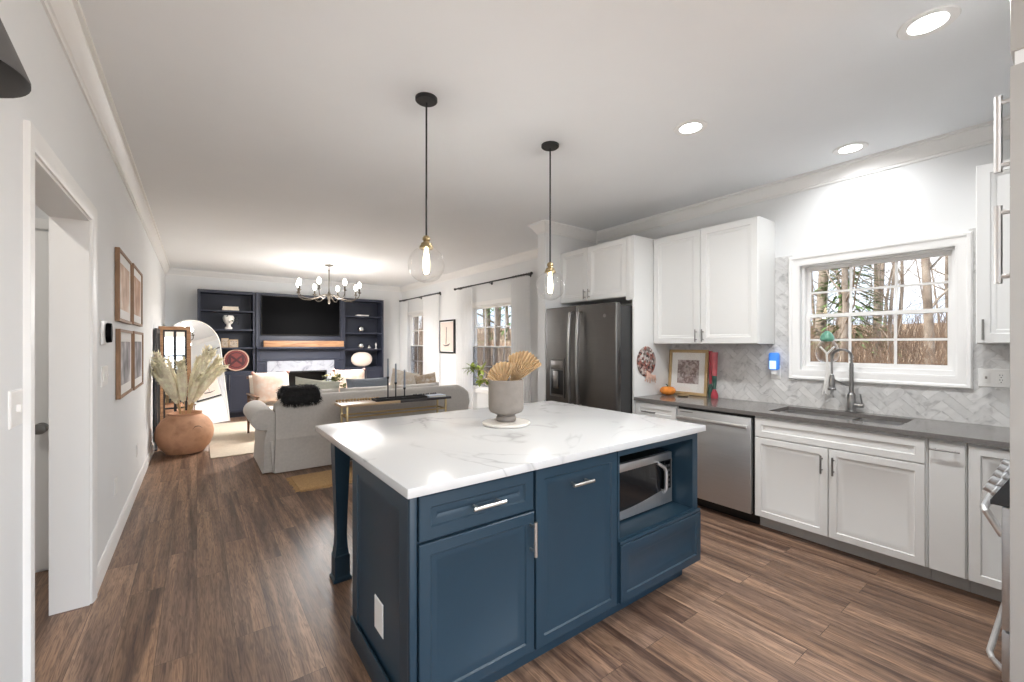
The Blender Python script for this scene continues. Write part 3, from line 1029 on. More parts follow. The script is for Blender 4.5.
def upper(name, label, x, y0, y1, z0, z1, doors, extra=None):
    t = thing(name, label, 'cabinet', ((x + XR) / 2, (y0 + y1) / 2, z0), 'white wall cabinets')
    obj('body', carcass(y0, y1, z0, z1, x + .0205, XR - .0005), M['white'], t)
    for ya, yb, za, zb, hd in doors:
        f = obj('door', panel((x, ya, za), U, V3, ya - yb, zb - za, SHAKER, .02), M['white'], t)
        if hd:
            obj('handle', bar_pull(hd[0], hd[1], (-1, 0, 0), .0055), M['darknickel'], f)
    return t


upper('wall_cabinet', 'tall white double-door wall cabinet above the gold framed picture', UX, 1.620, 2.632, 1.42, 2.49,
      [(2.628, 2.131, 1.425, 2.486, ((UX, 2.160, 1.44), (UX, 2.160, 1.555))), (2.125, 1.624, 1.425, 2.486, ((UX, 2.095, 1.44), (UX, 2.095, 1.555)))])
upper('wall_cabinet', 'white single-door wall cabinet between the kitchen window and the corner', UX, -.20, .392, 1.42, 2.49,
      [(.388, -.195, 1.425, 2.486, ((UX, .358, 1.445), (UX, .358, 1.565)))])
t = upper('fridge_cabinet', 'white two-door cabinet over the fridge with a full-height side panel', 3.45, 2.657, 3.698, 1.895, 2.49,
          [(3.694, 3.262, 1.90, 2.486, ((3.45, 3.292, 1.915), (3.45, 3.292, 2.02))), (3.256, 2.735, 1.90, 2.486, ((3.45, 3.226, 1.915), (3.45, 3.226, 2.02)))])
obj('side_panel', bx(3.445, XR - .001, 2.634, 2.6565, .001, 2.492, .002), M['white'], t)
obj('filler_strip', bx(3.4465, 3.47, 2.6566, 2.733, 1.86, 2.49, .001), M['white'], t)

# refrigerator
t = thing('refrigerator', 'dark slate french-door refrigerator with water dispenser beside the white panel', 'refrigerator', (3.62, 3.17, 0))
FR = 3.215
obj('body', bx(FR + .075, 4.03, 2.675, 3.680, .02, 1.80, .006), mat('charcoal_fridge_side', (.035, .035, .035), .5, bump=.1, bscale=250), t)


def rounded_door(y0, y1, z0, z1):
    return bx(FR, FR + .07, y0, y1, z0, z1, .016, 4)


dl = obj('door', rounded_door(3.1905, 3.690, .70, 1.825), M['slate'], t)
dr = obj('door', rounded_door(2.662, 3.1855, .70, 1.825), M['slate'], t)
fz = obj('freezer_drawer', rounded_door(2.662, 3.690, .05, .69), M['slate'], t)


def bow_handle(y):
    pts = [(FR + .004, y, 1.755)]
    for k in range(13):
        f = k / 12
        pts.append((FR - .045 - .022 * sin(pi * f), y, 1.745 - f * .96))
    pts.append((FR + .004, y, .775))
    b = tube(pts, .0165, 12)
    return b


obj('handle', bow_handle(3.248), M['slatelight'], dl)
obj('handle', bow_handle(3.128), M['slatelight'], dr)
obj('handle', tube([(FR + .004, 2.76, .62), (FR - .05, 2.77, .62), (FR - .055, 3.18, .62), (FR - .05, 3.58, .62), (FR + .004, 3.59, .62)], .015, 12), M['slatelight'], fz)
# dispenser: raised surround with a dark recess
bm = new()
add_panel(bm, (FR - .001, 3.605, .83), U, V3, .235, .43, [(0, .010), (.012, .012), (.016, .006)], .002)
ds = obj('dispenser', bm, M['slate'], dl)
obj('dispenser_screen', bx(FR - .0145, FR - .006, 3.392, 3.583, 1.155, 1.235, .002), M['slatelight'], ds)
obj('dispenser_recess', bx(FR - .0095, FR - .006, 3.392, 3.583, .865, 1.130, .001), M['blackplastic'], ds)
obj('paddle', bx(FR - .022, FR - .009, 3.455, 3.535, .93, 1.12, .005), M['slatelight'], ds)
obj('badge', lathe([(0, 0), (.018, 0), (.018, .002), (.012, .003), (.012, .002), (0, .002)], n=20, M=Matrix.Translation((FR, 2.81, 1.70)) @ Matrix.Rotation(-pi / 2, 4, 'Y')), M['slatelight'], dr)

# stove: seen along its front from the side
t = thing('kitchen_range', 'stainless steel stove at the frame edge, seen side-on with knobs and oven handle', 'stove', (3.0, -.15, 0))
RX0, RX1, RY = 2.60, 3.362, .200
obj('body', bx(RX0, RX1, -.59, RY - .035, .02, .895, .004), M['steel'], t)
od = obj('oven_door', bx(RX0 + .002, RX1 - .002, RY - .034, RY, .27, .765, .005), M['steel'], t)
obj('oven_window', bx(RX0 + .10, RX1 - .10, RY - .004, RY + .002, .36, .64, .001), M['darkglass'], od)
obj('handle', tube([(RX0 + .03, RY - .002, .64), (RX0 + .032, RY + .045, .73), (RX0 + .05, RY + .052, .735), (RX1 - .05, RY + .052, .735), (RX1 - .032, RY + .045, .73), (RX1 - .03, RY - .002, .64)], .013, 12), M['steelh'], od)
sd = obj('storage_drawer', bx(RX0 + .002, RX1 - .002, RY - .034, RY, .06, .262, .005), M['steel'], t)
obj('handle', tube([(RX0 + .05, RY - .002, .085), (RX0 + .055, RY + .030, .115), (RX0 + .09, RY + .040, .12), (RX1 - .09, RY + .040, .12), (RX1 - .055, RY + .030, .115), (RX1 - .05, RY - .002, .085)], .011, 12), M['steelh'], sd)
# sloped control panel in profile: thick at the bottom
MX = Matrix(((0, 0, 1, RX0), (1, 0, 0, 0), (0, 1, 0, 0), (0, 0, 0, 1)))
obj('control_panel', prism([(RY - .033, .768), (RY + .030, .768), (RY + .030, .785), (RY - .035, .912), (RY - .10, .912), (RY - .10, .8955), (RY - .033, .8955)], RX1 - RX0, MX), M['darkglass'], t)
nrm = Vector((0, .127, .065)).normalized()
for k in range(5):
    c = Vector((RX0 + .05 + k * .155, RY + .018, .812))
    q = nrm.to_track_quat('Z', 'Y').to_matrix().to_4x4()
    obj('knob', lathe([(0, -.002), (.024, -.002), (.024, .006), (.019, .01), (.018, .034), (0, .036)], n=20, M=Matrix.Translation(c) @ q), M['steel'], t)
obj('cooktop', bx(RX0, RX1, -.59, RY - .101, .8955, .912, .003), M['darkglass'], t)
bm = new()
for a in (RX0 + .06, RX0 + .27, RX0 + .48):
    for yy in (-.50, -.36, -.18, -.04):
        add_box(bm, a, a + .19, yy, yy + .012, .913, .935)
    for xx in (a, a + .178):
        add_box(bm, xx, xx + .012, -.50, -.028, .913, .935)
obj('grate', bm, M['black'], t, 0)

# tall unit just beside the camera: its side, with the pulls of its front in profile
t = thing('tall_pantry_cabinet', 'tall greige cabinet end at the frame edge with two vertical bar pulls', 'cabinet', (2.3, -.2, 0))
TX0, TX1, TY = 2.0, 2.58, .158
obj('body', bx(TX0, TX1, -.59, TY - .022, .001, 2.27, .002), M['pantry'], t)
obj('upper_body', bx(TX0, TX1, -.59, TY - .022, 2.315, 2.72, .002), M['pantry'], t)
obj('shelf_gap', bx(TX0 + .01, TX1, -.59, TY - .03, 2.2702, 2.3148), M['white'], t)
F = []
for x0, x1, hx in ((TX0, (TX0 + TX1) / 2 - .002, .0), ((TX0 + TX1) / 2 + .002, TX1, .0)):
    pass
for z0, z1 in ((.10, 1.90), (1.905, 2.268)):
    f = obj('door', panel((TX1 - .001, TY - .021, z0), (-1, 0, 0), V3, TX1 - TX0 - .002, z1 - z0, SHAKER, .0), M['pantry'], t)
    if z0 < 1:
        obj('handle', bar_pull((TX0 + .03, TY - .021, 1.61), (TX0 + .03, TY - .021, 1.855), (0, 1, 0), .0095, .026), M['steelh'], f)
    else:
        obj('handle', bar_pull((TX0 + .03, TY - .021, 1.96), (TX0 + .03, TY - .021, 2.20), (0, 1, 0), .0095, .026), M['steelh'], f)

# things on and above the counter
def plate(name, label, o, u, v, w, h, m, parts):
    """cover plate: parts = [(part, a0, a1, b0, b1, depth, material)] in plate coordinates"""
    u, v = Vector(u), Vector(v)
    n = u.cross(v)
    t = thing(name, label, 'switch' if 'switch' in name else 'outlet', Vector(o) + u * w / 2 + v * h / 2)
    obj('cover', panel(Vector(o) + n * .006, u, v, w, h, [(0, -.003), (.004, 0)], .006), m, t)
    for nm, a0, a1, b0, b1, dz, mm in parts:
        obj(nm, panel(Vector(o) + u * a0 + v * b0 + n * (.006 + dz), u, v, a1 - a0, b1 - b0, [(0, -.0008), (.0012, 0)], dz), mm, t)
    return t


slots = lambda a, b: [('slot', a + .006, a + .0085, b + .018, b + .027, .0012, M['blackplastic']), ('slot', a + .017, a + .0195, b + .018, b + .026, .0012, M['blackplastic']), ('slot', a + .010, a + .0155, b + .006, b + .011, .0012, M['blackplastic'])]
plate('outlet_switch_plate', 'white two-gang plate with switch and outlet on the marble tiles', (XR - .0115, .412, 1.145), U, V3, .135, .118, M['plate'],
      [('rocker', .018, .052, .026, .092, .002, M['plate']), ('toggle', .030, .040, .052, .068, .004, M['darknickel']), ('receptacle', .080, .116, .024, .094, .002, M['plate'])] + [(n_, a_, b_, c_, d_, .0028, m_) for n_, a_, b_, c_, d_, e_, m_ in slots(.086, .056) + slots(.086, .026)])
t = thing('night_light', 'glowing blue plug-in night light on the marble tiles beside the window', 'night light', (XR - .02, 1.605, 1.13))
obj('outlet_cover', panel((XR - .0115 - .006, 1.648, 1.115), U, V3, .078, .118, [(0, -.003), (.004, 0)], .005), M['plate'], t)
obj('lens', bx(XR - .075, XR - .018, 1.572, 1.648, 1.195, 1.345, .016, 3), M['nightblue'], t)
obj('glow_panel', bx(XR - .0765, XR - .0752, 1.584, 1.636, 1.203, 1.275, .0005, 1), M['nightwhite'], t, 0)
obj('plug_body', bx(XR - .055, XR - .0175, 1.584, 1.638, 1.15, 1.20, .008, 3), M['plate'], t)

# gold framed picture leaning on the tiles
t = thing('framed_picture', 'gold framed print with wide white mat leaning on the marble tiles', 'picture', (3.98, 2.42, .9005))
pw, ph = .425, .460
ang = R(-4.5)
Mp = Matrix.Translation((4.022, 2.418, .9015)) @ Matrix.Rotation(-ang, 4, 'Y') @ Matrix(((0, 0, 1, 0), (-1, 0, 0, 0), (0, 1, 0, 0), (0, 0, 0, 1)))
# local: x along the picture (towards -y), y up, z towards the wall (+x)
bm = new()
for a0, a1, b0, b1 in ((-pw / 2, pw / 2, 0, .03), (-pw / 2, pw / 2, ph - .03, ph), (-pw / 2, -pw / 2 + .03, .03, ph - .03), (pw / 2 - .03, pw / 2, .03, ph - .03)):
    add_box(bm, a0, a1, b0, b1, -.02, 0, .003)
obj('frame', xf(bm, Mp), M['goldframe'], t)
obj('mat_board', xf(bx(-pw / 2 + .028, pw / 2 - .028, .028, ph - .028, -.010, -.004), Mp), M['mat_board'], t)
obj('print', xf(bx(-.115, .120, .115, .355, -.0115, -.0095), Mp), pattern_mat('grey_rose_print', [srgb(96, 88, 88), srgb(196, 184, 180), srgb(120, 100, 98), srgb(216, 206, 200)], 16), t)
obj('glazing', xf(bx(-pw / 2 + .028, pw / 2 - .028, .028, ph - .028, -.0150, -.0135), Mp), M['clear'], t, 0)

# glass pumpkin
t = thing('glass_pumpkin', 'small glossy orange glass pumpkin on the counter before the gold frame', 'pumpkin', (3.86, 2.535, .9005))
bm = new()
nr = 48
prof = []
rings = []
for j in range(13):
    a = -pi / 2 + pi * j / 12
    ring_ = []
    for k in range(nr):
        th = 2 * pi * k / nr
        r = .077 * cos(a) ** .85 if abs(cos(a)) > 1e-6 else 0.0
        r *= 1 + .07 * abs(cos(4 * th)) - .05
        z = .046 + .046 * sin(a) - .010 * max(0, sin(a)) * (1 - min(1, r / .03))
        ring_.append((3.86 + r * cos(th), 2.535 + r * sin(th), .9005 + z))
    rings.append(ring_)
vr = [[bm.verts.new(p) for p in rg] for rg in rings]
for A, B in zip(vr, vr[1:]):
    for k in range(nr):
        bm.faces.new((A[k], A[(k + 1) % nr], B[(k + 1) % nr], B[k]))
bmesh.ops.remove_doubles(bm, verts=bm.verts, dist=.0008)
obj('body', bm, M['orangeglass'], t)
obj('stem', tube([(3.86, 2.535, .980), (3.858, 2.54, 1.000), (3.848, 2.55, 1.012)], [.009, .006, .004], 8), M['tealglass'], t)
o = obj('leaf_dish', lathe([(0, .002), (.035, .002), (.055, .012), (.057, .012), (.04, .0), (0, 0)], (3.885, 2.385, .9005), 28), M['gold'], None, origin=(3.885, 2.385, .9005))
tag(o, 'small flat gold dish on the counter next to the orange pumpkin', 'dish')
# two tall blown glass bottles
for (bxp, byp, hh, mats, lab) in ((4.030, 2.178, .45, ('red', 'tealglass'), 'slim dark red glass bottle with green foot against the tiles'),
                                  (3.985, 2.115, .44, ('palered', 'tealglass'), 'taller pink-red glass bottle with teal waist and ruby foot on the counter')):
    t = thing('glass_bottle', lab, 'bottle', (bxp, byp, .9005), 'blown glass bottles on the counter')
    if mats[0] == 'red':
        obj('neck', lathe([(0, .13), (.012, .13), (.014, .2), (.016, .40), (.019, hh), (.015, hh), (.011, .2), (0, .16)], (bxp, byp, .9005), 20), M['red'], t)
        obj('foot', lathe([(0, 0), (.018, 0), (.024, .04), (.022, .09), (.012, .1299), (0, .1299)], (bxp, byp, .9005), 20), M['tealglass'], t)
    else:
        obj('neck', lathe([(0, .215), (.022, .215), (.026, .28), (.030, hh), (.026, hh), (.022, .26), (0, .24)], (bxp, byp, .9005), 20), M['palered'], t)
        obj('waist', lathe([(0, .085), (.012, .085), (.018, .13), (.022, .2149), (0, .2149)], (bxp, byp, .9005), 20), M['tealglass'], t)
        obj('foot', lathe([(0, 0), (.030, 0), (.034, .02), (.028, .05), (.012, .0849), (0, .0849)], (bxp, byp, .9005), 20), M['red'], t)

# round speckled plaque with ribbons on the side panel, facing the camera (-y)
t = thing('hanging_plaque', 'round brown and white speckled wall ornament with blush ribbons on the white panel', 'ornament', (3.64, 2.633, 1.24))
Mq = Matrix.Translation((3.63, 2.6335, 1.245)) @ Matrix.Rotation(pi / 2, 4, 'X')
obj('disc', lathe([(0, 0), (.145, 0), (.152, .006), (.145, .014), (0, .020)], n=40, M=Mq), M['plaque'], t)
bm = new()
for k in range(7):
    a = .6 + k * .1
    add_tube(bm, [(3.645 + .015 * k - .03, 2.610, 1.15 - .01 * k), (3.66 + .02 * k - .04, 2.606, 1.10), (3.64 + .03 * k - .05 + .01 * (k % 3), 2.612, 1.05 - .012 * (k % 3))], [.008, .009, .005], 6)
obj('ribbon', bm, M['ribbon'], t)

# ornament hanging in the kitchen window
t = thing('window_ornament', 'clear glass globe with green cap and white tassel hanging in the kitchen window', 'ornament', (4.03, 1.222, 1.30))
oc = (4.03, 1.222, 1.355)
obj('globe', lathe([(0, -.092), (.03, -.088), (.066, -.06), (.082, -.015), (.076, .03), (.055, .075), (.032, .10), (.028, .105)], oc, 28), M['globe'], t)
obj('cap', lathe([(.034, .085), (.048, .10), (.046, .125), (.03, .15), (.012, .168), (0, .17)], oc, 16), M['greencap'], t)
obj('cord', tube([(4.03, 1.222, 1.525), (4.03, 1.222, 1.80), (4.10, 1.222, 2.06)], .0012, 5), M['tassel'], t)
obj('inner_ribbon', tube([(4.03, 1.27, 1.40), (4.03, 1.225, 1.345), (4.03, 1.222, 1.265)], .007, 6), M['tassel'], t)
obj('inner_ribbon', tube([(4.03, 1.175, 1.40), (4.03, 1.219, 1.345)], .007, 6), M['tassel'], t)
bm = new()
for k in range(22):
    a = k * 2.4
    add_tube(bm, [(4.03 + .006 * cos(a), 1.222 + .006 * sin(a), 1.266), (4.03 + .012 * cos(a), 1.215 + .018 * sin(a), 1.16), (4.03 + .014 * cos(a), 1.228 + .026 * sin(a), 1.03 + .015 * sin(3 * a))], .0035, 5)
obj('tassel', bm, M['tassel'], t)

# ------------------------------------------------------------------ island
IZ = .925
IX0, IX1, IY0, IY1 = .576, 2.490, 1.374, 2.785
bm = bx(IX0, IX1, IY0, IY1, IZ - .036, IZ, .004, 2)
o = obj('island_countertop', bm, M['quartz'])
tag(o, 'white veined quartz top of the blue kitchen island', 'countertop')
IU = (1, 0, 0)
IF = 1.402
ITOP = IZ - .0365
IBK = 2.10


def island_unit(name, label, x0, x1):
    return thing(name, label, 'cabinet', ((x0 + x1) / 2, 1.75, 0), 'blue island cabinets')


t = island_unit('island_cabinet', 'blue island cabinet with drawer over door and paneled end with outlet', .60, 1.165)
obj('body', bx(.612, 1.1665, IF + .021, IBK, .105, ITOP), M['blue'], t)
obj('toe_kick', bx(.66, 1.1665, IF + .075, IBK, .001, .105), M['blue'], t, 0)
obj('corner_post', bx(.598, .626, IF + .006, IF + .034, .001, ITOP, .004), M['blue'], t)
# paneled end facing -x
obj('end_panel', panel((.600, 2.098, .001), U, V3, 2.098 - IF - .03, ITOP - .001, [(0, -.002), (.002, 0), (.075, 0), (.08, -.005), (.092, -.006), (.1, -.010)], .012), M['blue'], t)
obj('plinth', bx(.590, .5995, IF + .036, 2.098, .001, .118, .003), M['blue'], t)
op = obj('outlet_plate', panel((.6035, 1.795, .222), U, V3, .10, .138, [(0, -.003), (.004, 0)], .004), M['plate'], t)
op['label'] = 'white blank outlet plate'
dw = obj('drawer', panel((.632, IF, .715), IU, V3, 1.155 - .632, .162, RAISED), M['blue'], t)
obj('handle', bar_pull((.835, IF, .797), (.985, IF, .797), (0, -1, 0), .0075, .036), M['nickel'], dw)
do = obj('door', panel((.632, IF, .108), IU, V3, 1.160 - .632, .596, RAISED), M['blue'], t)
obj('handle', bar_pull((1.137, IF, .53), (1.137, IF, .675), (0, -1, 0), .0075, .036), M['nickel'], do)

t = island_unit('island_pull_out_cabinet', 'blue island cabinet with one tall front and horizontal pull near its top', 1.170, 1.700)
obj('body', bx(1.1672, 1.7065, IF + .021, IBK, .105, ITOP), M['blue'], t)
obj('toe_kick', bx(1.1672, 1.7065, IF + .075, IBK, .001, .105), M['blue'], t, 0)
do = obj('pull_out_front', panel((1.170, IF, .105), IU, V3, .530, .772, RAISED), M['blue'], t)
obj('handle', bar_pull((1.360, IF, .782), (1.492, IF, .782), (0, -1, 0), .0075, .036), M['nickel'], do)

t = island_unit('island_microwave_cabinet', 'blue island cabinet with open microwave niche above a wide drawer', 1.706, 2.455)
NX0, NX1, NZ0, NZ1 = 1.722, 2.395, .432, .850
bm = new()
add_box(bm, 1.7072, NX0, IF + .004, IBK, .105, ITOP)
add_box(bm, NX1, 2.448, IF + .004, IBK, .105, ITOP)
add_box(bm, NX0, NX1, IF + .004, IBK, NZ1, ITOP)
add_box(bm, NX0, NX1, IF + .004, IBK, .105, NZ0)
add_box(bm, NX0, NX1, IBK - .02, IBK, NZ0, NZ1)
bmesh.ops.remove_doubles(bm, verts=bm.verts, dist=1e-4)
obj('body', bm, M['blue'], t, 0)
obj('toe_kick', bx(1.7072, 2.40, IF + .075, IBK, .001, .105), M['blue'], t, 0)
obj('shelf_nosing', bx(1.7085, 2.452, IF - .014, IF + .0035, .405, .424, .004), M['blue'], t)
obj('drawer', panel((1.712, IF - .016, .112), IU, V3, 2.452 - 1.712, .290, RAISED), M['blue'], t)

# turned-out support posts under the overhang: square shaft flaring above a plinth foot
for px, lab in ((.700, 'blue square support post under the overhang, by the paneled island end'), (2.36, 'blue square support post under the overhang, on the fridge side')):
    t = thing('support_post', lab, 'post', (px, 2.69, 0), 'island support posts')
    py = 2.69

    def sq(prof):
        b = new()
        rg = [[b.verts.new((px + sx * h, py + sy * h, z)) for sx, sy in ((-1, -1), (1, -1), (1, 1), (-1, 1))] for h, z in prof]
        for A, B in zip(rg, rg[1:]):
            for k in range(4):
                b.faces.new((A[k], A[(k + 1) % 4], B[(k + 1) % 4], B[k]))
        b.faces.new(rg[0][::-1])
        b.faces.new(rg[-1])
        return b
    obj('shaft', sq([(.033, .195), (.030, .26), (.032, .40), (.040, .62), (.043, .72), (.046, .80), (.046, ITOP)]), M['blue'], t, 20)
    obj('plinth_block', sq([(.052, .001), (.052, .018), (.043, .030), (.043, .150), (.038, .158), (.034, .1949)]), M['blue'], t, 20)

# microwave in the niche
t = thing('microwave_oven', 'stainless steel microwave oven in the niche of the blue island', 'microwave', (2.10, 1.75, NZ0))
mx0, mx1, my, mz0, mz1 = 1.845, 2.372, 1.530, NZ0 + .012, .752
obj('case', bx(mx0 + .004, mx1 - .004, my + .03, 1.90, mz0, mz1, .006), M['blackplastic'], t)
fr = new()
add_box(fr, mx0, mx1, my, my + .03, mz1 - .045, mz1, .004)
# lower rail with the bowed top edge
poly = [(mx0, mz0), (mx1, mz0), (mx1, mz0 + .085)]
for k in range(13):
    f = k / 12
    poly.append((mx1 - .105 - (mx1 - mx0 - .105) * f, mz0 + .085 - .045 * sin(f * pi / 2) + .006 * f))
MY = Matrix(((1, 0, 0, 0), (0, 0, 1, my), (0, 1, 0, 0), (0, 0, 0, 1)))
add_prism(fr, poly, .03, MY)
add_box(fr, mx0, mx0 + .010, my, my + .03, mz0 + .03, mz1 - .04)
add_box(fr, mx1 - .006, mx1, my, my + .03, mz0 + .08, mz1 - .04)
obj('front_frame', fr, M['steelh'], t)
obj('door_window', bx(mx0 + .009, mx1 - .108, my + .004, my + .028, mz0 + .03, mz1 - .043), M['darkglass'], t, 0)
cp = obj('control_panel', bx(mx1 - .075, mx1 - .0055, my + .003, my + .028, mz0 + .06, mz1 - .043), M['blackplastic'], t, 0)
for r_ in range(5):
    for c_ in range(2):
        a, z = mx1 - .062 + c_ * .026, mz0 + .10 + r_ * .030
        obj('key', bx(a, a + .016, my + .0005, my + .0031, z, z + .014, .001, 1), M['darknickel'], cp)
obj('key_display', bx(mx1 - .064, mx1 - .018, my + .001, my + .0031, mz1 - .072, mz1 - .052), M['screen'], cp, 0)
bm = tube([(mx1 - .150, my - .002, mz1 - .048), (mx1 - .112, my - .022, mz1 - .075), (mx1 - .100, my - .026, mz1 - .10), (mx1 - .098, my - .026, mz0 + .105), (mx1 - .102, my - .010, mz0 + .075)], .011, 10)
obj('handle', bm, M['steelh'], t)
for a in (mx0 + .05, mx1 - .05):
    for yy in (my + .06, 1.86):
        obj('foot', lathe([(0, NZ0 + .0005 - mz0), (.012, NZ0 + .0005 - mz0), (.012, .0), (0, 0)], (a, yy, mz0), 12), M['blackplastic'], t)

# trivet and planter
cx, cy = 1.535, 2.130
o = obj('marble_trivet', lathe([(0, 0), (.142, 0), (.148, .004), (.148, .012), (.142, .016), (0, .016)], (cx, cy, IZ + .0005), 48), M['trivet'], None, origin=(cx, cy, IZ))
tag(o, 'round cream marble trivet on the island under the grey pot', 'trivet')
pz = IZ + .0172
px_, py_ = 1.548, 2.150
t = thing('potted_palm_planter', 'grey concrete footed pot with dried palm fans and a green sprig on the trivet', 'planter', (px_, py_, pz))
obj('pot', lathe([(0, 0), (.058, 0), (.064, .012), (.060, .030), (.050, .038), (.066, .046), (.098, .058), (.108, .075), (.110, .10), (.110, .255), (.103, .257), (.099, .25), (.098, .20), (0, .19)], (px_, py_, pz), 40), M['concrete'], t)


def palm_fan(M_, w, h, n=13, spread=1.25, trim=.0):
    """a pleated fan of dried palm trimmed to a spear, in local XZ from the origin"""
    b = new()
    pts_t, pts_b = [], []
    L = []
    for i in range(2 * n + 1):
        f = i / (2 * n) * 2 - 1
        a = f * spread
        edge = h * (1 - .10 * abs(f) - trim * f) * (1.0 if i % 2 else .96)
        yy = (.010 if i % 2 else -.010)
        L.append([Vector((sin(a) * r * w / h, yy * (.25 + .75 * r / h), cos(a) * r)) for r in (0.02, edge * .5, edge)])
    vs = [[b.verts.new(M_ @ p) for p in row] for row in L]
    for A, B in zip(vs, vs[1:]):
        for k in range(2):
            b.faces.new((A[k], A[k + 1], B[k + 1], B[k]))
    bmesh.ops.solidify(b, geom=b.faces[:], thickness=.002)
    return b


view = Matrix.Rotation(-.62, 4, 'Z')          # fans face roughly towards the kitchen's open end
base = Vector((px_, py_, pz + .20))
obj('palm_fan', palm_fan(Matrix.Translation(base + Vector((.035, -.010, .02))) @ view @ Matrix.Rotation(.44, 4, 'Y'), .215, .24, 11, .60, -.10), M['palm'], t, 20)
obj('palm_fan', palm_fan(Matrix.Translation(base + Vector((-.030, -.020, .015))) @ view @ Matrix.Rotation(-.30, 4, 'Y'), .155, .155, 9, .78, -.12), M['palm'], t, 20)
obj('palm_fan', palm_fan(Matrix.Translation(base + Vector((.045, .035, .02))) @ view @ Matrix.Rotation(.66, 4, 'Y'), .21, .235, 11, .40, -.05), M['palm'], t, 20)


def leaf(b, p, d, ln, w, up):
    d, up = Vector(d).normalized(), Vector(up)
    s = d.cross(up).normalized()
    nn = s.cross(d)
    st = [(0, 0), (.25, .8), (.5, 1), (.75, .7), (1, 0)]
    mid = [b.verts.new(Vector(p) + d * ln * a + nn * (-.12 * ln * a * a)) for a, _ in st]
    for sg in (1, -1):
        sd_ = [b.verts.new(Vector(p) + d * ln * a + s * sg * w * .5 * k + nn * (.12 * w - .12 * ln * a * a)) for a, k in st[1:-1]]
        ch = [mid[0]] + sd_ + [mid[-1]]
        for i in range(4):
            q = [mid[i], mid[i + 1], ch[i + 1], ch[i]]
            q = [v for k, v in enumerate(q) if v not in q[:k]]
            if len(q) > 2:
                b.faces.new(q)


lr = random.Random(3)
b = new()
br_pts = [(px_ - .05, py_ - .01, pz + .24), (px_ - .13, py_ + .06, pz + .315), (px_ - .20, py_ + .11, pz + .33)]
br2 = [(px_ - .05, py_ - .02, pz + .23), (px_ - .115, py_ + .05, pz + .265), (px_ - .15, py_ + .07, pz + .255)]
sb = tube(br_pts, [.003, .0025, .0015], 6)
add_tube(sb, br2, [.003, .0025, .0015], 6)
for pts, cnt, ln in ((br_pts, 26, .062), (br2, 16, .058)):
    for k in range(cnt):
        f = .55 + .45 * lr.random()
        p = Vector(pts[1]).lerp(Vector(pts[2]), (f - .5) * 2)
        d_ = Vector((lr.uniform(-1, .4), lr.uniform(-.8, .9), lr.uniform(-.8, .8)))
        leaf(b, p, d_, ln * lr.uniform(.6, 1.1), .024, (0, 0, 1))
sp_ = obj('sprig', sb, M['stalk'], t)
obj('leaves', b, M['leaf'], sp_)

# ------------------------------------------------------------------ lamps
def pendant(cxp, cyp, zc, label):
    t = thing('pendant_light', label, 'pendant light', (cxp, cyp, ZC), 'glass globe pendants over the island')
    obj('canopy', lathe([(0, -.020), (.056, -.020), (.062, -.015), (.062, -.0005), (0, -.0005)], (cxp, cyp, ZC), 36), M['black'], t)
    obj('cord', tube([(cxp, cyp, ZC - .027), (cxp, cyp, zc + .155)], .0055, 8), M['black'], t)
    obj('socket', lathe([(.0, .165), (.010, .165), (.018, .158), (.022, .150), (.022, .140), (.016, .134), (.018, .128), (.030, .120), (.031, .112), (.038, .104), (.040, .092), (.034, .088), (0, .088)], (cxp, cyp, zc), 28), M['brass'], t)
    pr = []
    for k in range(25):
        a = -pi / 2 + k / 24 * (pi - .34)
        pr.append((.1035 * cos(a), .1035 * sin(a)))
    pr = [(0, -.1035)] + pr[1:]
    obj('globe', lathe(pr, (cxp, cyp, zc), 44), M['globe'], t, 60)
    obj('bulb', lathe([(0, -.052), (.010, -.050), (.017, -.038), (.0185, .0), (.016, .045), (.011, .07), (.011, .0879), (0, .0879)], (cxp, cyp, zc), 20), M['bulb'], t, 60)
    ld = bpy.data.lights.new('pendant_glow', 'POINT')
    ld.energy = PENDANT_POWER
    ld.color = (1, .96, .90)
    ld.shadow_soft_size = .02
    lo = bpy.data.objects.new('pendant_glow', ld)
    COL.objects.link(lo)
    lo.parent = t
    lo.location = (0, 0, zc - ZC - .075)
    return t


pendant(1.050, 2.235, 1.872, 'clear glass globe pendant lamp over the paneled, outlet end of the island')
pendant(1.995, 2.240, 1.830, 'clear glass globe pendant lamp over the island, toward the fridge')


def downlight(x, y, label, power=None, tone=(.97, .985, 1)):
    t = thing('recessed_downlight', label, 'ceiling light', (x, y, ZC), 'recessed ceiling lights')
    obj('trim_ring', lathe([(.066, -.004), (.098, -.006), (.102, -.0005), (.066, -.0005)], (x, y, ZC), 40), M['trim'], t)
    obj('diffuser', lathe([(0, -.0035), (.066, -.0035), (.066, -.0008), (0, -.0008)], (x, y, ZC), 40), M['can'], t)
    ld = bpy.data.lights.new('downlight_beam', 'AREA')
    ld.shape = 'DISK'
    ld.size = .13
    ld.energy = power or CAN_POWER
    ld.color = tone
    ld.spread = R(165)
    lo = bpy.data.objects.new('downlight_beam', ld)
    COL.objects.link(lo)
    lo.parent = t
    lo.location = (0, 0, -.012)
    return t


downlight(2.565, 1.520, 'white recessed downlight midway between the glass pendants and window wall')
downlight(3.755, 1.000, 'white recessed downlight above the kitchen sink near the crown molding', CAN_POWER * .28)
downlight(2.560, .408, 'large white recessed downlight in the ceiling near the tall pantry')
downlight(.75, -.60, 'added unseen fill downlight in the ceiling behind the camera')  # invented lamp out of view, adds ambient light to the near end
downlight(.75, -1.9, 'added unseen fill downlight farther behind the camera')  # second invented lamp out of view, same purpose
downlight(-1.25, 2.7, 'added unseen fill downlight in the hall beyond the doorway', CAN_POWER * .6, (1, .95, .88))  # lamp added out of view to brighten the dark hall

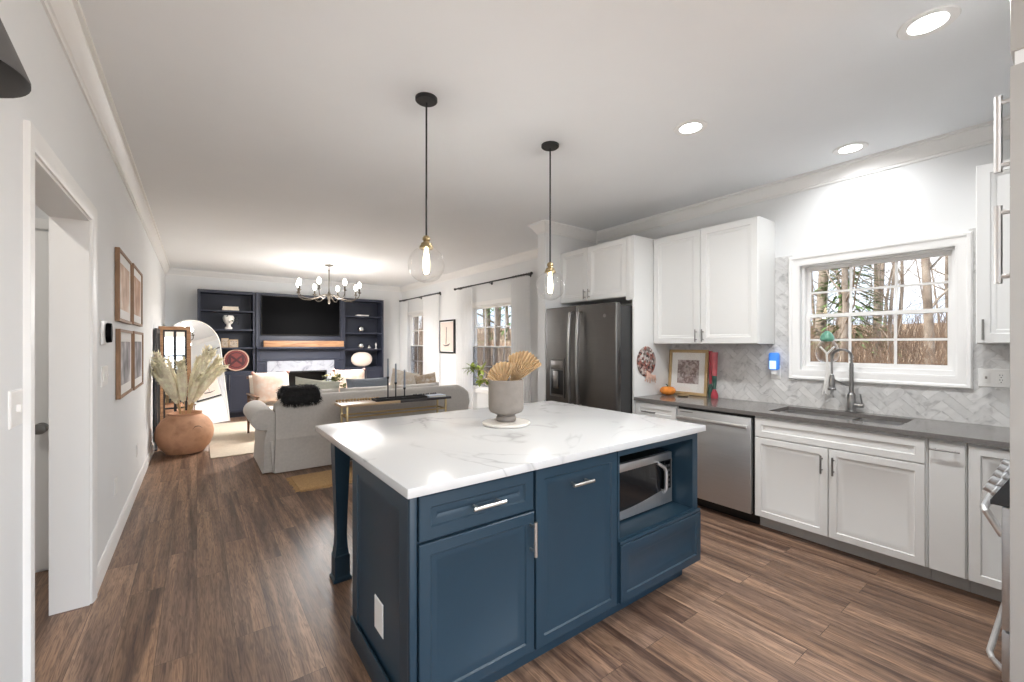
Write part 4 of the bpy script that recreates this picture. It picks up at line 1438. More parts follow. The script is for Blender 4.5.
# eight-arm chandelier over the living room
hx_, hy_ = 1.880, 7.98
t = thing('chandelier', 'eight-arm bronze chandelier with lit bulbs hanging in the living room', 'chandelier', (hx_, hy_, ZC))
obj('canopy', lathe([(0, -.03), (.03, -.028), (.075, -.012), (.08, -.0005), (0, -.0005)], (hx_, hy_, ZC), 28), M['iron'], t)
obj('stem', lathe([(0, -.69), (.012, -.685), (.022, -.66), (.016, -.62), (.030, -.58), (.040, -.54), (.026, -.50), (.012, -.47), (.009, -.42), (.009, -.12), (.016, -.10), (.010, -.08), (.009, -.025), (0, -.025)], (hx_, hy_, ZC), 20), M['iron'], t)
for k in range(8):
    a = 2 * pi * k / 8 + .26
    ca, sa = cos(a), sin(a)
    prof = [(.02, -.52), (.10, -.535), (.20, -.585), (.32, -.62), (.43, -.615), (.505, -.575), (.52, -.53), (.52, -.50)]
    ar = obj('arm', tube([(hx_ + r * ca, hy_ + r * sa, ZC + z) for r, z in prof], .008, 8), M['iron'], t)
    c = (hx_ + .52 * ca, hy_ + .52 * sa, ZC)
    obj('candle_cup', lathe([(0, -.505), (.012, -.505), (.032, -.488), (.034, -.482), (.014, -.478), (.012, -.41), (0, -.41)], c, 16), M['iron'], ar)
    obj('bulb', lathe([(0, -.4098), (.012, -.405), (.030, -.375), (.034, -.35), (.024, -.315), (.008, -.295), (0, -.293)], c, 16), M['candle_bulb'], ar, 60)
for nm, kind, pw_, dz in (('chandelier_glow', 'POINT', CHANDELIER_POWER * 3.0, -.80), ('chandelier_fill', 'AREA', CHANDELIER_POWER * 5.2, -.70)):  # the area disc is an added downward fill, not part of the fixture
    ld = bpy.data.lights.new(nm, kind)
    ld.energy = pw_
    ld.color = (1, .98, .96)
    if kind == 'POINT':
        ld.shadow_soft_size = .25
    else:
        ld.shape, ld.size = 'DISK', .9
    lo = bpy.data.objects.new(nm, ld)
    COL.objects.link(lo)
    lo.parent = t
    lo.location = (0, 0, dz)

# cone shade at the picture's corner: a wall lamp on the near left wall
t = thing('wall_lamp', 'dark grey cone-shaped lamp shade at the top corner, by the doorway wall', 'lamp', (XL, 1.12, 2.12))
obj('wall_mount', lathe([(0, 0), (.055, 0), (.055, .018), (0, .022)], n=24, M=Matrix.Translation((XL, 1.12, 2.16)) @ Matrix.Rotation(pi / 2, 4, 'Y')), M['shade'], t)
obj('arm', tube([(XL + .02, 1.12, 2.16), (XL + .07, 1.12, 2.19), (XL + .11, 1.12, 2.175), (XL + .128, 1.12, 2.136)], .008, 8), M['shade'], t)
lc = (XL + .112, 1.12, 1.885)
obj('shade', lathe([(.118, 0), (.118, .006), (.030, .25), (.014, .27), (0, .27), (0, .262), (.024, .245), (.114, .004), (.118, 0)], lc, 44), M['shade'], t)
obj('bulb', lathe([(0, .10), (.02, .105), (.028, .13), (.02, .17), (.014, .20), (.014, .2449), (0, .2449)], lc, 16), M['plate'], t)

# ------------------------------------------------------------------ left wall: switches, pictures
LU = (0, 1, 0)          # u x z = +x
toggle = lambda a, b: ('toggle', a, a + .010, b, b + .022, .010, M['plate'])
plate('light_switch', 'white light switch plate on the wall just before the doorway', (XL, 1.985, 1.155), LU, V3, .115, .118, M['plate'], [toggle(.052, .048)])
plate('light_switch', 'white switch plate below the black thermostat, past the doorway', (XL, 3.56, 1.158), LU, V3, .22, .125, M['plate'], [('rocker', .05, .085, .03, .095, .003, M['plate']), toggle(.15, .05)])
plate('wall_outlet', 'low white wall outlet below the paired portraits', (XL, 4.08, .345), LU, V3, .10, .118, M['plate'], [('receptacle', .033, .067, .02, .098, .002, M['plate'])])
plate('wall_outlet', 'low white wall outlet farther along the wall toward the clay pot', (XL, 5.42, .33), LU, V3, .10, .118, M['plate'], [('receptacle', .033, .067, .02, .098, .002, M['plate'])])
t = thing('wall_thermostat', 'white thermostat with black oval face beside the doorway', 'thermostat', (XL, 3.62, 1.49))
obj('back_plate', bx(XL + .0005, XL + .012, 3.54, 3.70, 1.415, 1.565, .005, 3), M['plate'], t)
bm = lathe([(0, 0), (.034, 0), (.036, .004), (.034, .026), (0, .030)], n=28)
xf(bm, Matrix.Translation((XL + .0125, 3.66, 1.49)) @ Matrix.Rotation(pi / 2, 4, 'Y') @ Matrix.Diagonal((1.75, 1.0, 1, 1)))
obj('face', bm, M['screen'], t)


def wall_picture(y0, y1, z0, z1, art, label, name='framed_photo', x=XL, side=1, fm='picwood', depth=.028, fw=.022, mw=.07, cat='picture', group='four walnut framed photos'):
    t = thing(name, label, cat, (x, (y0 + y1) / 2, z0), group)
    s = side
    b = new()
    for a0, a1, b0, b1 in ((y0, y1, z0, z0 + fw), (y0, y1, z1 - fw, z1), (y0, y0 + fw, z0 + fw, z1 - fw), (y1 - fw, y1, z0 + fw, z1 - fw)):
        add_box(b, *sorted((x + s * .0008, x + s * depth)), a0, a1, b0, b1, .0015, 1)
    obj('frame', b, M[fm], t)
    obj('mat_board', bx(*sorted((x + s * .001, x + s * (depth - .010))), y0 + fw, y1 - fw, z0 + fw, z1 - fw), M['mat_board'], t, 0)
    obj('photo', bx(*sorted((x + s * (depth - .0105), x + s * (depth - .009))), y0 + fw + mw, y1 - fw - mw, z0 + fw + mw, z1 - fw - mw), art, t, 0)
    return t


def portrait_mat(name, bg, fig, tone):
    """soft portrait print: a pale figure against a ground, in object coordinates"""
    return pattern_mat(name, [bg, tone, fig], 6, .6, detail=2)


P1 = portrait_mat('faded_tan_print', srgb(176, 140, 112), srgb(236, 226, 216), srgb(210, 180, 154))
P2 = portrait_mat('deep_tan_print', srgb(160, 116, 84), srgb(222, 204, 188), srgb(194, 152, 120))
P3 = portrait_mat('grey_print', srgb(86, 82, 84), srgb(226, 222, 222), srgb(150, 146, 148))
P4 = portrait_mat('dark_grey_print', srgb(72, 68, 70), srgb(204, 200, 200), srgb(136, 130, 132))
wall_picture(4.10, 4.82, 1.585, 2.110, P1, 'walnut framed tan photo in the upper row, closer to the doorway')
wall_picture(4.93, 5.69, 1.595, 2.125, P2, 'walnut framed tan photo in the upper row, closer to the clay pot')
wall_picture(4.14, 4.88, 1.020, 1.530, P3, 'walnut framed grey photo in the lower row, closer to the doorway')
wall_picture(4.99, 5.77, 1.010, 1.535, P4, 'walnut framed grey photo in the lower row, closer to the clay pot')
art = wall_picture(7.36, 7.98, 1.235, 1.905, M['pinkphoto'], 'black framed blush art print between the two curtained windows', 'framed_art', XR, -1, 'black', .04, .03, .015, 'picture', None)
bm = tube([(XR - .0325, 7.70, 1.42), (XR - .0325, 7.69, 1.60), (XR - .0325, 7.685, 1.76)], .006, 6)
add_tube(bm, [(XR - .0325, 7.83, 1.405), (XR - .0325, 7.72, 1.385), (XR - .0325, 7.60, 1.40), (XR - .0325, 7.54, 1.43)], [.004, .013, .013, .004], 6)
obj('ink_drawing', bm, M['darkwood'], art)

# ------------------------------------------------------------------ living room: built-ins round the fireplace
BF, BB = 9.75, YF - .002
CAB = [(0, -.003), (.003, 0), (.05, 0), (.055, -.006), (.07, -.008)]


def bookcase(label, x0, x1, shelves, doors_handles):
    t = thing('built_in_bookcase', label, 'bookcase', ((x0 + x1) / 2, BB, 0), 'navy built-in bookcases')
    b = new()
    add_box(b, x0, x0 + .045, BF, BB, 0.0005, 2.44, .002, 1)
    add_box(b, x1 - .045, x1, BF, BB, 0.0005, 2.44, .002, 1)
    add_box(b, x0 + .045, x1 - .045, BF, BB, 2.385, 2.44, .002, 1)
    bmesh.ops.remove_doubles(b, verts=b.verts, dist=1e-5)
    obj('side_frame', b, M['navy'], t)
    obj('back_panel', bx(x0 + .045, x1 - .045, BB - .02, BB, .89, 2.385), M['navyback'], t, 0)
    for z in shelves:
        obj('shelf', bx(x0 + .0452, x1 - .0452, BF + .015, BB - .0202, z - .032, z, .002, 1), M['navy'], t)
    obj('cupboard', bx(x0 + .0452, x1 - .0452, BF + .012, BB - .0202, .09, .895), M['navy'], t, 0)
    obj('toe_kick', bx(x0 + .0452, x1 - .0452, BF + .06, BB - .02, .0005, .09), M['navyback'], t, 0)
    xm = (x0 + x1) / 2
    for a, c, hx in ((x0 + .048, xm - .002, xm - .03), (xm + .002, x1 - .048, xm + .03)):
        dd_ = obj('door', panel((a, BF - .008, .10), IU, V3, c - a, .765, CAB, .019), M['navy'], t)
        if doors_handles:
            obj('handle', bar_pull((hx, BF - .008, .54), (hx, BF - .008, .83), (0, -1, 0), .007, .035), M['slatelight'], dd_)
    return t


bookcase('navy built-in bookcase beside the arched mirror', .005, .930, (2.067, 1.706, 1.353), True)
bookcase('navy built-in bookcase near the corner curtain, with round lamp', 2.592, 3.500, (2.055, 1.680, 1.308), True)

t = thing('fireplace_surround', 'navy paneled chimney breast with mantel shelf and marble fireplace surround', 'fireplace', (1.76, BB, 0))
CF = 9.72
b = new()
add_box(b, .932, 2.590, CF + .02, BB, 1.36, 2.44)
for k in range(8):
    z0_ = 1.362 + k * .1345
    add_box(b, .975, 2.547, CF + .006, CF + .02, z0_, z0_ + .1325, .002, 1)
add_box(b, .932, .975, CF - .005, CF + .02, 1.36, 2.44)
add_box(b, 2.547, 2.590, CF - .005, CF + .02, 1.36, 2.44)
add_box(b, .975, 2.547, CF - .005, CF + .02, 2.40, 2.44)
bmesh.ops.remove_doubles(b, verts=b.verts, dist=1e-5)
obj('shiplap_panel', b, M['navy'], t, 0)
obj('mantel_shelf', bx(.934, 2.588, CF - .13, BB, 1.318, 1.3595, .004), M['navy'], t)
obj('frieze_panel', panel((.94, CF - .012, 1.075), IU, V3, 1.64, .24, CAB, .02), M['navy'], t)
for a in (.94, 2.395):
    obj('pilaster_panel', panel((a, CF - .012, .001), IU, V3, .185, 1.07, CAB, .02), M['navy'], t)
b = new()
add_box(b, 1.127, 2.393, CF - .004, CF + .02, .862, 1.0745)
add_box(b, 1.127, 1.275, CF - .004, CF + .02, .001, .862)
add_box(b, 2.245, 2.393, CF - .004, CF + .02, .001, .862)
bmesh.ops.remove_doubles(b, verts=b.verts, dist=1e-5)
obj('marble_surround', b, M['stone'], t, 0)
b = new()
add_box(b, 1.275, 1.30, CF + .0, BB, .001, .862)
add_box(b, 2.22, 2.245, CF + .0, BB, .001, .862)
add_box(b, 1.30, 2.22, CF + .0, BB, .83, .862)
add_box(b, 1.30, 2.22, BB - .03, BB, .001, .83)
add_box(b, 1.30, 2.22, CF + .0, BB - .03, .001, .02)
bmesh.ops.remove_doubles(b, verts=b.verts, dist=1e-5)
obj('firebox', b, M['hearthdark'], t, 0)

o = obj('mantel_beam', bx(1.055, 2.568, CF - .115, CF - .02, 1.360, 1.485, .004), M['oak'], None, origin=(1.81, CF - .07, 1.36))
tag(o, 'long warm wooden block resting on the navy mantel under the TV', 'wood beam')
t = thing('wall_television', 'large black flat TV mounted above the navy mantel', 'tv', (1.76, CF, 2.0))
obj('bezel', bx(1.02, 2.50, CF - .055, CF - .015, 1.60, 2.385, .005), M['blackplastic'], t)
obj('screen', bx(1.032, 2.488, CF - .0575, CF - .0548, 1.618, 2.373, .0005, 1), M['screen'], t, 0)
obj('wall_bracket', bx(1.5, 2.0, CF - .0148, CF + .0055, 1.8, 2.2), M['blackplastic'], t, 0)

# shelf things
for z0_, z1_, a, c, lab in ((2.0675, 2.105, .385, .655, 'cream book at the bottom of the shelf pair, top of bookcase'), (2.1055, 2.140, .395, .645, 'cream book lying on the other book, top shelf')):
    t = thing('shelf_book', lab, 'book', ((a + c) / 2, 9.85, z0_), 'books on the top shelf')
    b = new()
    add_box(b, a, c, 9.76, 9.94, z0_, z0_ + .005)
    add_box(b, a, c, 9.76, 9.94, z1_ - .005, z1_)
    add_box(b, a, c, 9.76, 9.765, z0_ + .005, z1_ - .005)
    bmesh.ops.remove_doubles(b, verts=b.verts, dist=1e-5)
    obj('cover', b, M['bookcover'], t, 0)
    obj('pages', bx(a + .005, c - .005, 9.7652, 9.936, z0_ + .0052, z1_ - .0052), M['paper'], t, 0)
t = thing('bust_planter', 'white head-shaped planter with trailing ivy on the second bookcase shelf', 'planter', (.49, 9.85, 1.7065))
b = lathe([(0, 0), (.06, 0), (.062, .03), (.038, .05), (.035, .09), (.06, .11), (.085, .16), (.095, .21), (.088, .25), (.07, .265), (.062, .25), (0, .235)], (.49, 9.85, 1.7065), 28)
add_sphere(b, (.49, 9.765, 1.7065 + .165), .018, 10, sz=1.6)
obj('head', b, M['bust'], t)
lr = random.Random(11)
b = new()
for k in range(60):
    a = lr.uniform(0, 2 * pi)
    rr = lr.uniform(.05, .13)
    f = lr.random()
    p = (.51 + rr * cos(a) * .9, 9.83 + rr * sin(a) * .4, 1.7065 + .27 - f * .16 * (rr / .12))
    leaf(b, p, (cos(a), sin(a) * .5, -.5), .05, .03, (0, 0, 1))
obj('foliage', b, M['ivy'], t)
for a, c, zz, lab in ((.375, .49, .175, 'small framed picture on the third bookcase shelf, beside the mirror'), (.50, .645, .150, 'wider small framed picture on the third bookcase shelf, under the bust')):
    t = thing('small_photo_frame', lab, 'picture frame', ((a + c) / 2, 9.84, 1.3535), 'small frames on the bookcase')
    Mt = Matrix.Translation((0, 9.84, 1.3555)) @ Matrix.Rotation(R(-8), 4, 'X')
    b = new()
    for q in ((a, c, 0, .014), (a, c, zz - .014, zz), (a, a + .014, .014, zz - .014), (c - .014, c, .014, zz - .014)):
        add_box(b, q[0], q[1], -.008, .008, q[2], q[3])
    obj('frame', xf(b, Mt), M['palewood_and_reflection'], t, 0)
    obj('photo', xf(bx(a + .013, c - .013, -.003, .004, .013, zz - .013), Mt), pattern_mat('tiny_photo', [srgb(70, 62, 56), srgb(190, 176, 160), srgb(110, 96, 86)], 22), t, 0)
# round sign leaning on the cupboard top
t = thing('round_emblem_sign', 'round maroon emblem sign with tan rim leaning in the bookcase', 'sign', (.615, 9.80, .8955))
Ms = Matrix.Translation((.615, 9.80, .8955 + .212)) @ Matrix.Rotation(R(-6), 4, 'X') @ Matrix.Rotation(pi / 2, 4, 'X')
obj('disc', lathe([(0, -.006), (.205, -.006), (.205, .006), (0, .006)], n=48, M=Ms), M['maroon'], t)
obj('rim', lathe([(.188, .004), (.188, .012), (.208, .012), (.211, .004), (.211, -.006), (.2052, -.006), (.2052, .004)], n=48, M=Ms), M['tanpaint'], t)
b = new()
for q in ((-.125, -.088, -.10, .10), (.088, .125, -.10, .10)):
    add_box(b, q[0], q[1], q[2], q[3], .006, .011)
for sg in (1, -1):
    vs0 = list(b.verts)
    add_box(b, -.125, .125, -.019, .019, .0058, .0108)
    xf(b, Matrix.Rotation(sg * .72, 4, 'Z'), [v for v in b.verts if v not in vs0])
add_lathe(b, [(.135, .006), (.135, .010), (.152, .010), (.152, .006)], n=40)
bmesh.ops.remove_doubles(b, verts=b.verts, dist=1e-5)
obj('emblem', xf(b, Ms), M['maroondark'], t, 0)

o = obj('white_tray', bx(2.90, 3.17, 9.79, 9.92, 2.0555, 2.085, .008, 2), M['ceramic'], None, origin=(3.03, 9.85, 2.0555))
tag(o, 'flat white box on the top shelf near the corner curtain', 'box')
for xx, zz, rr, lab in ((3.00, 1.6805, .075, 'silver mercury glass ball on the middle shelf, above the other ball'), (3.00, 1.3085, .07, 'silver mercury glass ball on the shelf just above the round lamp')):
    b = lathe([(0, 0), (rr * .5, .003), (rr * .55, .012)] + [(rr * cos(q), rr * 1.05 + rr * sin(q)) for q in [-pi / 2 + .7 + k * (pi - .7) / 14 for k in range(14)]] + [(0, rr * 2.05)], (xx, 9.84, zz), 28)
    tag(obj('silver_ball', b, M['chrome'], None, origin=(xx, 9.84, zz)), lab, 'ornament', 'silver balls on the shelves')
b = lathe([(0, 0), (.04, 0), (.05, .03), (.035, .07), (.02, .085), (.018, .082), (0, .04)], (3.18, 9.82, 1.3085), 20)
tag(obj('small_bowl', b, M['chrome'], None, origin=(3.18, 9.82, 1.3085)), 'small silver glass votive beside the lower silver ball', 'votive')
b = lathe([(0, 0), (.03, 0), (.03, .008), (.010, .015), (.012, .06), (.022, .09), (.012, .12), (.008, .14), (0, .142)], (3.35, 9.84, 1.3085), 18)
tag(obj('small_figurine', b, M['ceramic'], None, origin=(3.35, 9.84, 1.3085)), 'slender white figurine at the end of the shelf over the round lamp', 'figurine')
t = thing('paper_lantern_lamp', 'round lit white paper lantern lamp on the cupboard top', 'lamp', (3.03, 9.86, .8955))
pr = [(.07, .012)]
for k in range(25):
    a = -pi / 2 + .32 + k / 24 * (pi - .64)
    pr.append((.235 * cos(a) ** .8 + (.004 if k % 2 else -.002), .175 + .165 * sin(a)))
pr.append((.07, .338))
obj('shade', lathe(pr, (3.03, 9.86, .8955), 40, Matrix.Translation((3.03, 9.86, 0)) @ Matrix.Diagonal((1, .42, 1, 1)) @ Matrix.Translation((-3.03, -9.86, 0))), M['paperlamp'], t, 60)
obj('base', lathe([(0, 0), (.085, 0), (.085, .012), (.03, .018), (0, .018)], (3.03, 9.86, .8955), 24, Matrix.Translation((3.03, 9.86, 0)) @ Matrix.Diagonal((1, .9, 1, 1)) @ Matrix.Translation((-3.03, -9.86, 0))), M['darkwood'], t)

# arched mirror standing across the corner
def local_frame(o, yaw, lean):
    """x along the panel, z up, -y outward (towards the viewer)"""
    return Matrix.Translation(o) @ Matrix.Rotation(yaw, 4, 'Z') @ Matrix.Rotation(-lean, 4, 'X')


t = thing('arched_mirror', 'tall arched floor mirror leaning in the corner behind the clay pot', 'mirror', (.10, 9.12, 0))
Mm = local_frame((.10, 9.12, .008), R(33), R(10))
mw, mh = .90, 1.86


def arch_poly(w, h):
    p = [(-w / 2, 0), (w / 2, 0)]
    for k in range(25):
        a = pi * k / 24
        p.append((w / 2 * cos(a), h - w / 2 + w / 2 * sin(a)))
    return p


PX = Mm @ Matrix(((1, 0, 0, 0), (0, 0, 1, 0), (0, 1, 0, 0), (0, 0, 0, 1)))
obj('mirror_glass', prism([(x, y + .008) for x, y in arch_poly(mw - .016, mh - .016)], .006, PX @ Matrix.Translation((0, 0, -.004))), M['mirror'], t)
b = new()
po, pi_ = arch_poly(mw + .016, mh + .008), [(x, y + .008) for x, y in arch_poly(mw - .016, mh - .016)]
L4 = [[b.verts.new(PX @ Vector((x, y, z))) for x, y in pp] for pp, z in ((po, -.012), (po, .02), (pi_, .02), (pi_, -.012))]
for q in range(4):
    A, B = L4[q], L4[(q + 1) % 4]
    for k in range(len(po)):
        k2 = (k + 1) % len(po)
        b.faces.new((A[k], A[k2], B[k2], B[k]))
obj('mirror_frame', b, M['ceramic'], t)
obj('mirror_back', prism(pi_, .012, PX @ Matrix.Translation((0, 0, .003))), M['blackplastic'], t)

# wooden window-pane mirror in front of it, and a dark panel along the wall
t = thing('window_pane_mirror', 'wooden framed mirror with black window-pane grid behind the pampas grass', 'mirror', (-.25, 8.2, 0))
Mw = local_frame((-.262, 8.20, .002), R(6), R(3))
ww, wh = .385, 1.685
b = new()
for q in ((-ww / 2, ww / 2, 0, .05), (-ww / 2, ww / 2, wh - .05, wh), (-ww / 2, -ww / 2 + .05, .05, wh - .05), (ww / 2 - .05, ww / 2, .05, wh - .05)):
    add_box(b, q[0], q[1], -.02, .03, q[2], q[3])
bmesh.ops.remove_doubles(b, verts=b.verts, dist=1e-5)
obj('frame', xf(b, Mw), M['oak'], t, 0)
b = new()
ih = wh - .10
add_box(b, -ww / 2 + .05, ww / 2 - .05, -.008, .012, .05, .075)
add_box(b, -ww / 2 + .05, ww / 2 - .05, -.008, .012, wh - .075, wh - .05)
add_box(b, -ww / 2 + .05, -ww / 2 + .072, -.008, .012, .075, wh - .075)
add_box(b, ww / 2 - .072, ww / 2 - .05, -.008, .012, .075, wh - .075)
add_box(b, -.016, .016, -.008, .012, .075, wh - .075)
for k in (1, 2, 3):
    add_box(b, -ww / 2 + .072, ww / 2 - .072, -.0075, .0115, wh - .05 - k * ih / 4 - .012, wh - .05 - k * ih / 4 + .012)
obj('grid', xf(b, Mw), M['black'], t, 0)
obj('glass', xf(bx(-ww / 2 + .05, ww / 2 - .05, .0125, .016, .05, wh - .05), Mw), M['mirror'], t, 0)
obj('backing', xf(bx(-ww / 2 + .05, ww / 2 - .05, .0165, .024, .05, wh - .05), Mw), M['darkwood'], t, 0)
b = new()
for q in ((7.34, 7.90, .002, .06), (7.34, 7.90, 1.57, 1.63), (7.34, 7.40, .06, 1.57), (7.84, 7.90, .06, 1.57)):
    add_box(b, XL + .018, XL + .045, q[0], q[1], q[2], q[3])
bmesh.ops.remove_doubles(b, verts=b.verts, dist=1e-5)
t = thing('dark_framed_panel', 'tall dark framed panel standing flat along the wall behind the clay pot', 'panel', (XL + .03, 7.62, 0))
obj('frame', b, M['darkwood'], t, 0)
obj('board', bx(XL + .024, XL + .034, 7.40, 7.84, .06, 1.57), M['hearthdark'], t, 0)

# clay pot of pampas grass
qx, qy = -.125, 7.03
t = thing('pampas_pot', 'large round terracotta pot filled with cream pampas grass by the wall', 'plant pot', (qx, qy, 0))
obj('pot', lathe([(0, .002), (.16, .002), (.20, .01), (.27, .10), (.305, .20), (.312, .27), (.295, .36), (.245, .44), (.19, .485), (.178, .50), (.186, .525), (.170, .525), (.160, .49), (.15, .46), (0, .44)], (qx, qy, 0), 48), M['terracotta'], t)
b = lathe([(.052, -.004), (.060, .003), (.066, -.004)], n=24, M=Matrix.Translation((qx + .13, qy - .262, .31)) @ Matrix.Rotation(.46, 4, 'Z') @ Matrix.Rotation(pi / 2, 4, 'X'))
add_lathe(b, [(.020, -.004), (.030, .003), (.038, -.004)], n=18, M=Matrix.Translation((qx + .13, qy - .262, .31)) @ Matrix.Rotation(.46, 4, 'Z') @ Matrix.Rotation(pi / 2, 4, 'X'))
obj('stamp', b, M['chairwood'], t)
pr_ = random.Random(21)
for k in range(26):
    a = pr_.uniform(0, 2 * pi) if k > 9 else pi * (.85 + .3 * pr_.random()) * (1 if k % 2 else 0) + pr_.uniform(-.5, .5)
    reach = pr_.uniform(.14, .42)
    H_ = pr_.uniform(.66, .98) - reach * .25
    p0 = Vector((qx + .05 * cos(a), qy + .05 * sin(a), .46))
    ex, ey = reach * cos(a), reach * sin(a) * .8
    ex = max(ex, XL + .06 - qx)
    if ex < -.2:
        ey -= .05
    path = [p0]
    for j in range(1, 15):
        f = j / 14
        path.append(Vector((p0.x + ex * f ** 1.5, p0.y + ey * f ** 1.5, .46 + H_ * f - .16 * reach * f ** 3)))
    st = obj('stalk', tube(path[:7], .004, 5), M['stalk'], t)
    b = new()
    pts = path[4:]
    rad = []
    for j in range(len(pts)):
        f = j / (len(pts) - 1)
        rad.append(.008 + .028 * math.sin(pi * min(1, f * 1.02 + .03)) ** .8)
    add_tube(b, pts, rad, 8)
    for j in range(190):
        f = pr_.random() ** .9 * (len(pts) - 1.01)
        i = int(f)
        c = pts[i].lerp(pts[i + 1], f - i)
        tdir = (pts[i + 1] - pts[i]).normalized()
        o1 = tdir.orthogonal().normalized()
        aa = pr_.uniform(0, 2 * pi)
        od_ = o1 * cos(aa) + tdir.cross(o1) * sin(aa)
        ln = pr_.uniform(.05, .10)
        tip = c + od_ * ln * .55 + tdir * ln * .95 + Vector((0, 0, -.02))
        sd2 = tdir.cross(od_) * .009
        v = [b.verts.new(q) for q in (c - sd2, c + sd2, c.lerp(tip, .55) + sd2 * 1.3 + Vector((0, 0, .006)), tip, c.lerp(tip, .55) - sd2 * 1.3 + Vector((0, 0, .006)))]
        b.faces.new(v)
    for v in b.verts:
        if v.co.x < XL + .012:
            v.co.x = XL + .012
    obj('plume', b, M['pampas'], st)

# ------------------------------------------------------------------ rugs
def rug_bm(x0, x1, y0, y1, h, n=40, fringe=0):
    b = new()
    add_box(b, x0, x1, y0, y1, .001, h, .004, 2)
    if fringe:
        rr = random.Random(4)
        k = 0
        y = y0
        x = x0
        while x < x1:
            ln = rr.uniform(.6, 1) * fringe
            add_box(b, x, x + .010, y0 - ln, y0 + .002, .001, h * .5)
            x += .014
        while y < y1:
            ln = rr.uniform(.6, 1) * fringe
            add_box(b, x0 - ln, x0 + .002, y, y + .010, .001, h * .5)
            y += .014
    return b


o = obj('area_rug', rug_bm(.135, 3.35, 6.42, 9.12, .014), M['rug'])
tag(o, 'large cream wool rug under the living room sofa and chairs', 'rug')
t = thing('jute_rug', 'small tan jute rug with frayed edge between the sofa and island', 'rug', (1.6, 4.8, 0))
obj('mat', bx(.80, 2.45, 4.50, 5.03, .001, .012, .004), M['jute'], t)
b = rug_bm(.80, 2.45, 4.50, 5.03, .008, fringe=.05)
obj('fringe', b, M['jute'], t)

# ------------------------------------------------------------------ sofa
SX_0, SX_1, SYB = .690, 3.120, 5.25
t = thing('sofa', 'large light grey slipcovered sofa with rolled arms, seen from behind', 'sofa', (1.96, 5.75, 0))
b = new()
# back: flares at the floor, leans out a little at the top
prof = [(SYB - .004, .012), (SYB + .010, .20), (SYB + .014, .37), (SYB + .012, .375), (SYB + .016, .385), (SYB + .006, .60), (SYB - .004, .745), (SYB + .006, .80), (SYB + .04, .832), (SYB + .10, .842), (SYB + .17, .828), (SYB + .21, .79), (SYB + .24, .70), (SYB + .27, .40), (SYB + .27, .012)]
nx = 40
rows = []
for i in range(nx + 1):
    f = i / nx
    x = SX_0 + (SX_1 - SX_0) * f
    e = min(f, 1 - f) * (SX_1 - SX_0)
    drop = .10 * max(0, 1 - e / .16) ** 2
    row = []
    for y, z in prof:
        zz = z - drop * max(0, (z - .5) / .39)
        xx = x + ((-.012 if f < .5 else .012) * (1 - min(1, z / .4)) if e < .02 else 0)
        row.append(b.verts.new((xx, y, zz)))
    rows.append(row)
for A, B in zip(rows, rows[1:]):
    for k in range(len(prof)):
        k2 = (k + 1) % len(prof)
        b.faces.new((A[k], A[k2], B[k2], B[k]))
b.faces.new(rows[0])
b.faces.new(rows[-1][::-1])
obj('backrest', b, M['fabric'], t, 50)


def roll_arm(xc, out):
    """rolled arm: a vertical panel under an outward scroll, extruded front to back"""
    poly = []
    w = .115
    for k in range(21):
        a = -pi * .62 + k / 20 * pi * 1.42
        poly.append((xc + out * (.045 + .128 * cos(a)), .595 + .118 * sin(a)))
    poly += [(xc - out * w, .50), (xc - out * w, .012), (xc + out * .062, .012), (xc + out * .048, .20), (xc + out * .050, .40)]
    Ma = Matrix(((1, 0, 0, 0), (0, 0, 1, SYB + .055), (0, 1, 0, 0), (0, 0, 0, 1)))
    b = prism(poly, .93, Ma)
    bmesh.ops.bevel(b, geom=[e for e in b.edges if len({round(v.co.y, 3) for v in e.verts}) == 1], offset=.03, segments=3, profile=.5, affect='EDGES', clamp_overlap=True)
    return b


obj('armrest', roll_arm(.632, -1), M['fabric'], t, 50)
obj('armrest', roll_arm(3.00, 1), M['fabric'], t, 50)
obj('seat_deck', bx(.75, 2.85, SYB + .26, SYB + .96, .05, .30, .02), M['fabric'], t)
obj('skirt', bx(.747, 2.853, SYB + .961, SYB + .985, .012, .28, .008), M['fabric'], t)
for k in range(3):
    a = .752 + k * .70
    obj('seat_cushion', bx(a, a + .694, SYB + .29, SYB + 1.0, .302, .47, .05, 4), M['fabric'], t)
    Mc = Matrix.Translation((a + .347, SYB + .345, .655)) @ Matrix.Rotation(R(-10), 4, 'X')
    obj('back_cushion', xf(pillow_bm(.69, .42, .20, pinch=.03), Mc), M['fabric'], t, 60)
# seat-skirt pleat at the visible corner
obj('corner_pleat', xf(bx(-.012, .012, -.006, .006, .015, .36, .004), Matrix.Translation((.676, SYB + .03, 0)) @ Matrix.Rotation(R(-4), 4, 'Y')), M['fabric'], t)


def cushion(name, label, c, w, h, th, m, yaw=0.0, lean=-14, roll=0.0, pom=None, group='scatter cushions on the sofa', trim=None):
    t = thing(name, label, 'cushion', c, group)
    Mc = Matrix.Translation(c) @ Matrix.Rotation(R(yaw), 4, 'Z') @ Matrix.Rotation(R(lean), 4, 'X') @ Matrix.Rotation(R(roll), 4, 'Y')
    obj('cover', xf(pillow_bm(w, h, th), Mc), m, t, 60)
    if pom:
        for sx in (-1, 1):
            for sz in (-1, 1):
                b = new()
                add_sphere(b, Mc @ Vector((sx * w * .47, -.01, sz * h * .47)), .026, 10)
                obj('pompom', b, pom, t, 60)
    return t


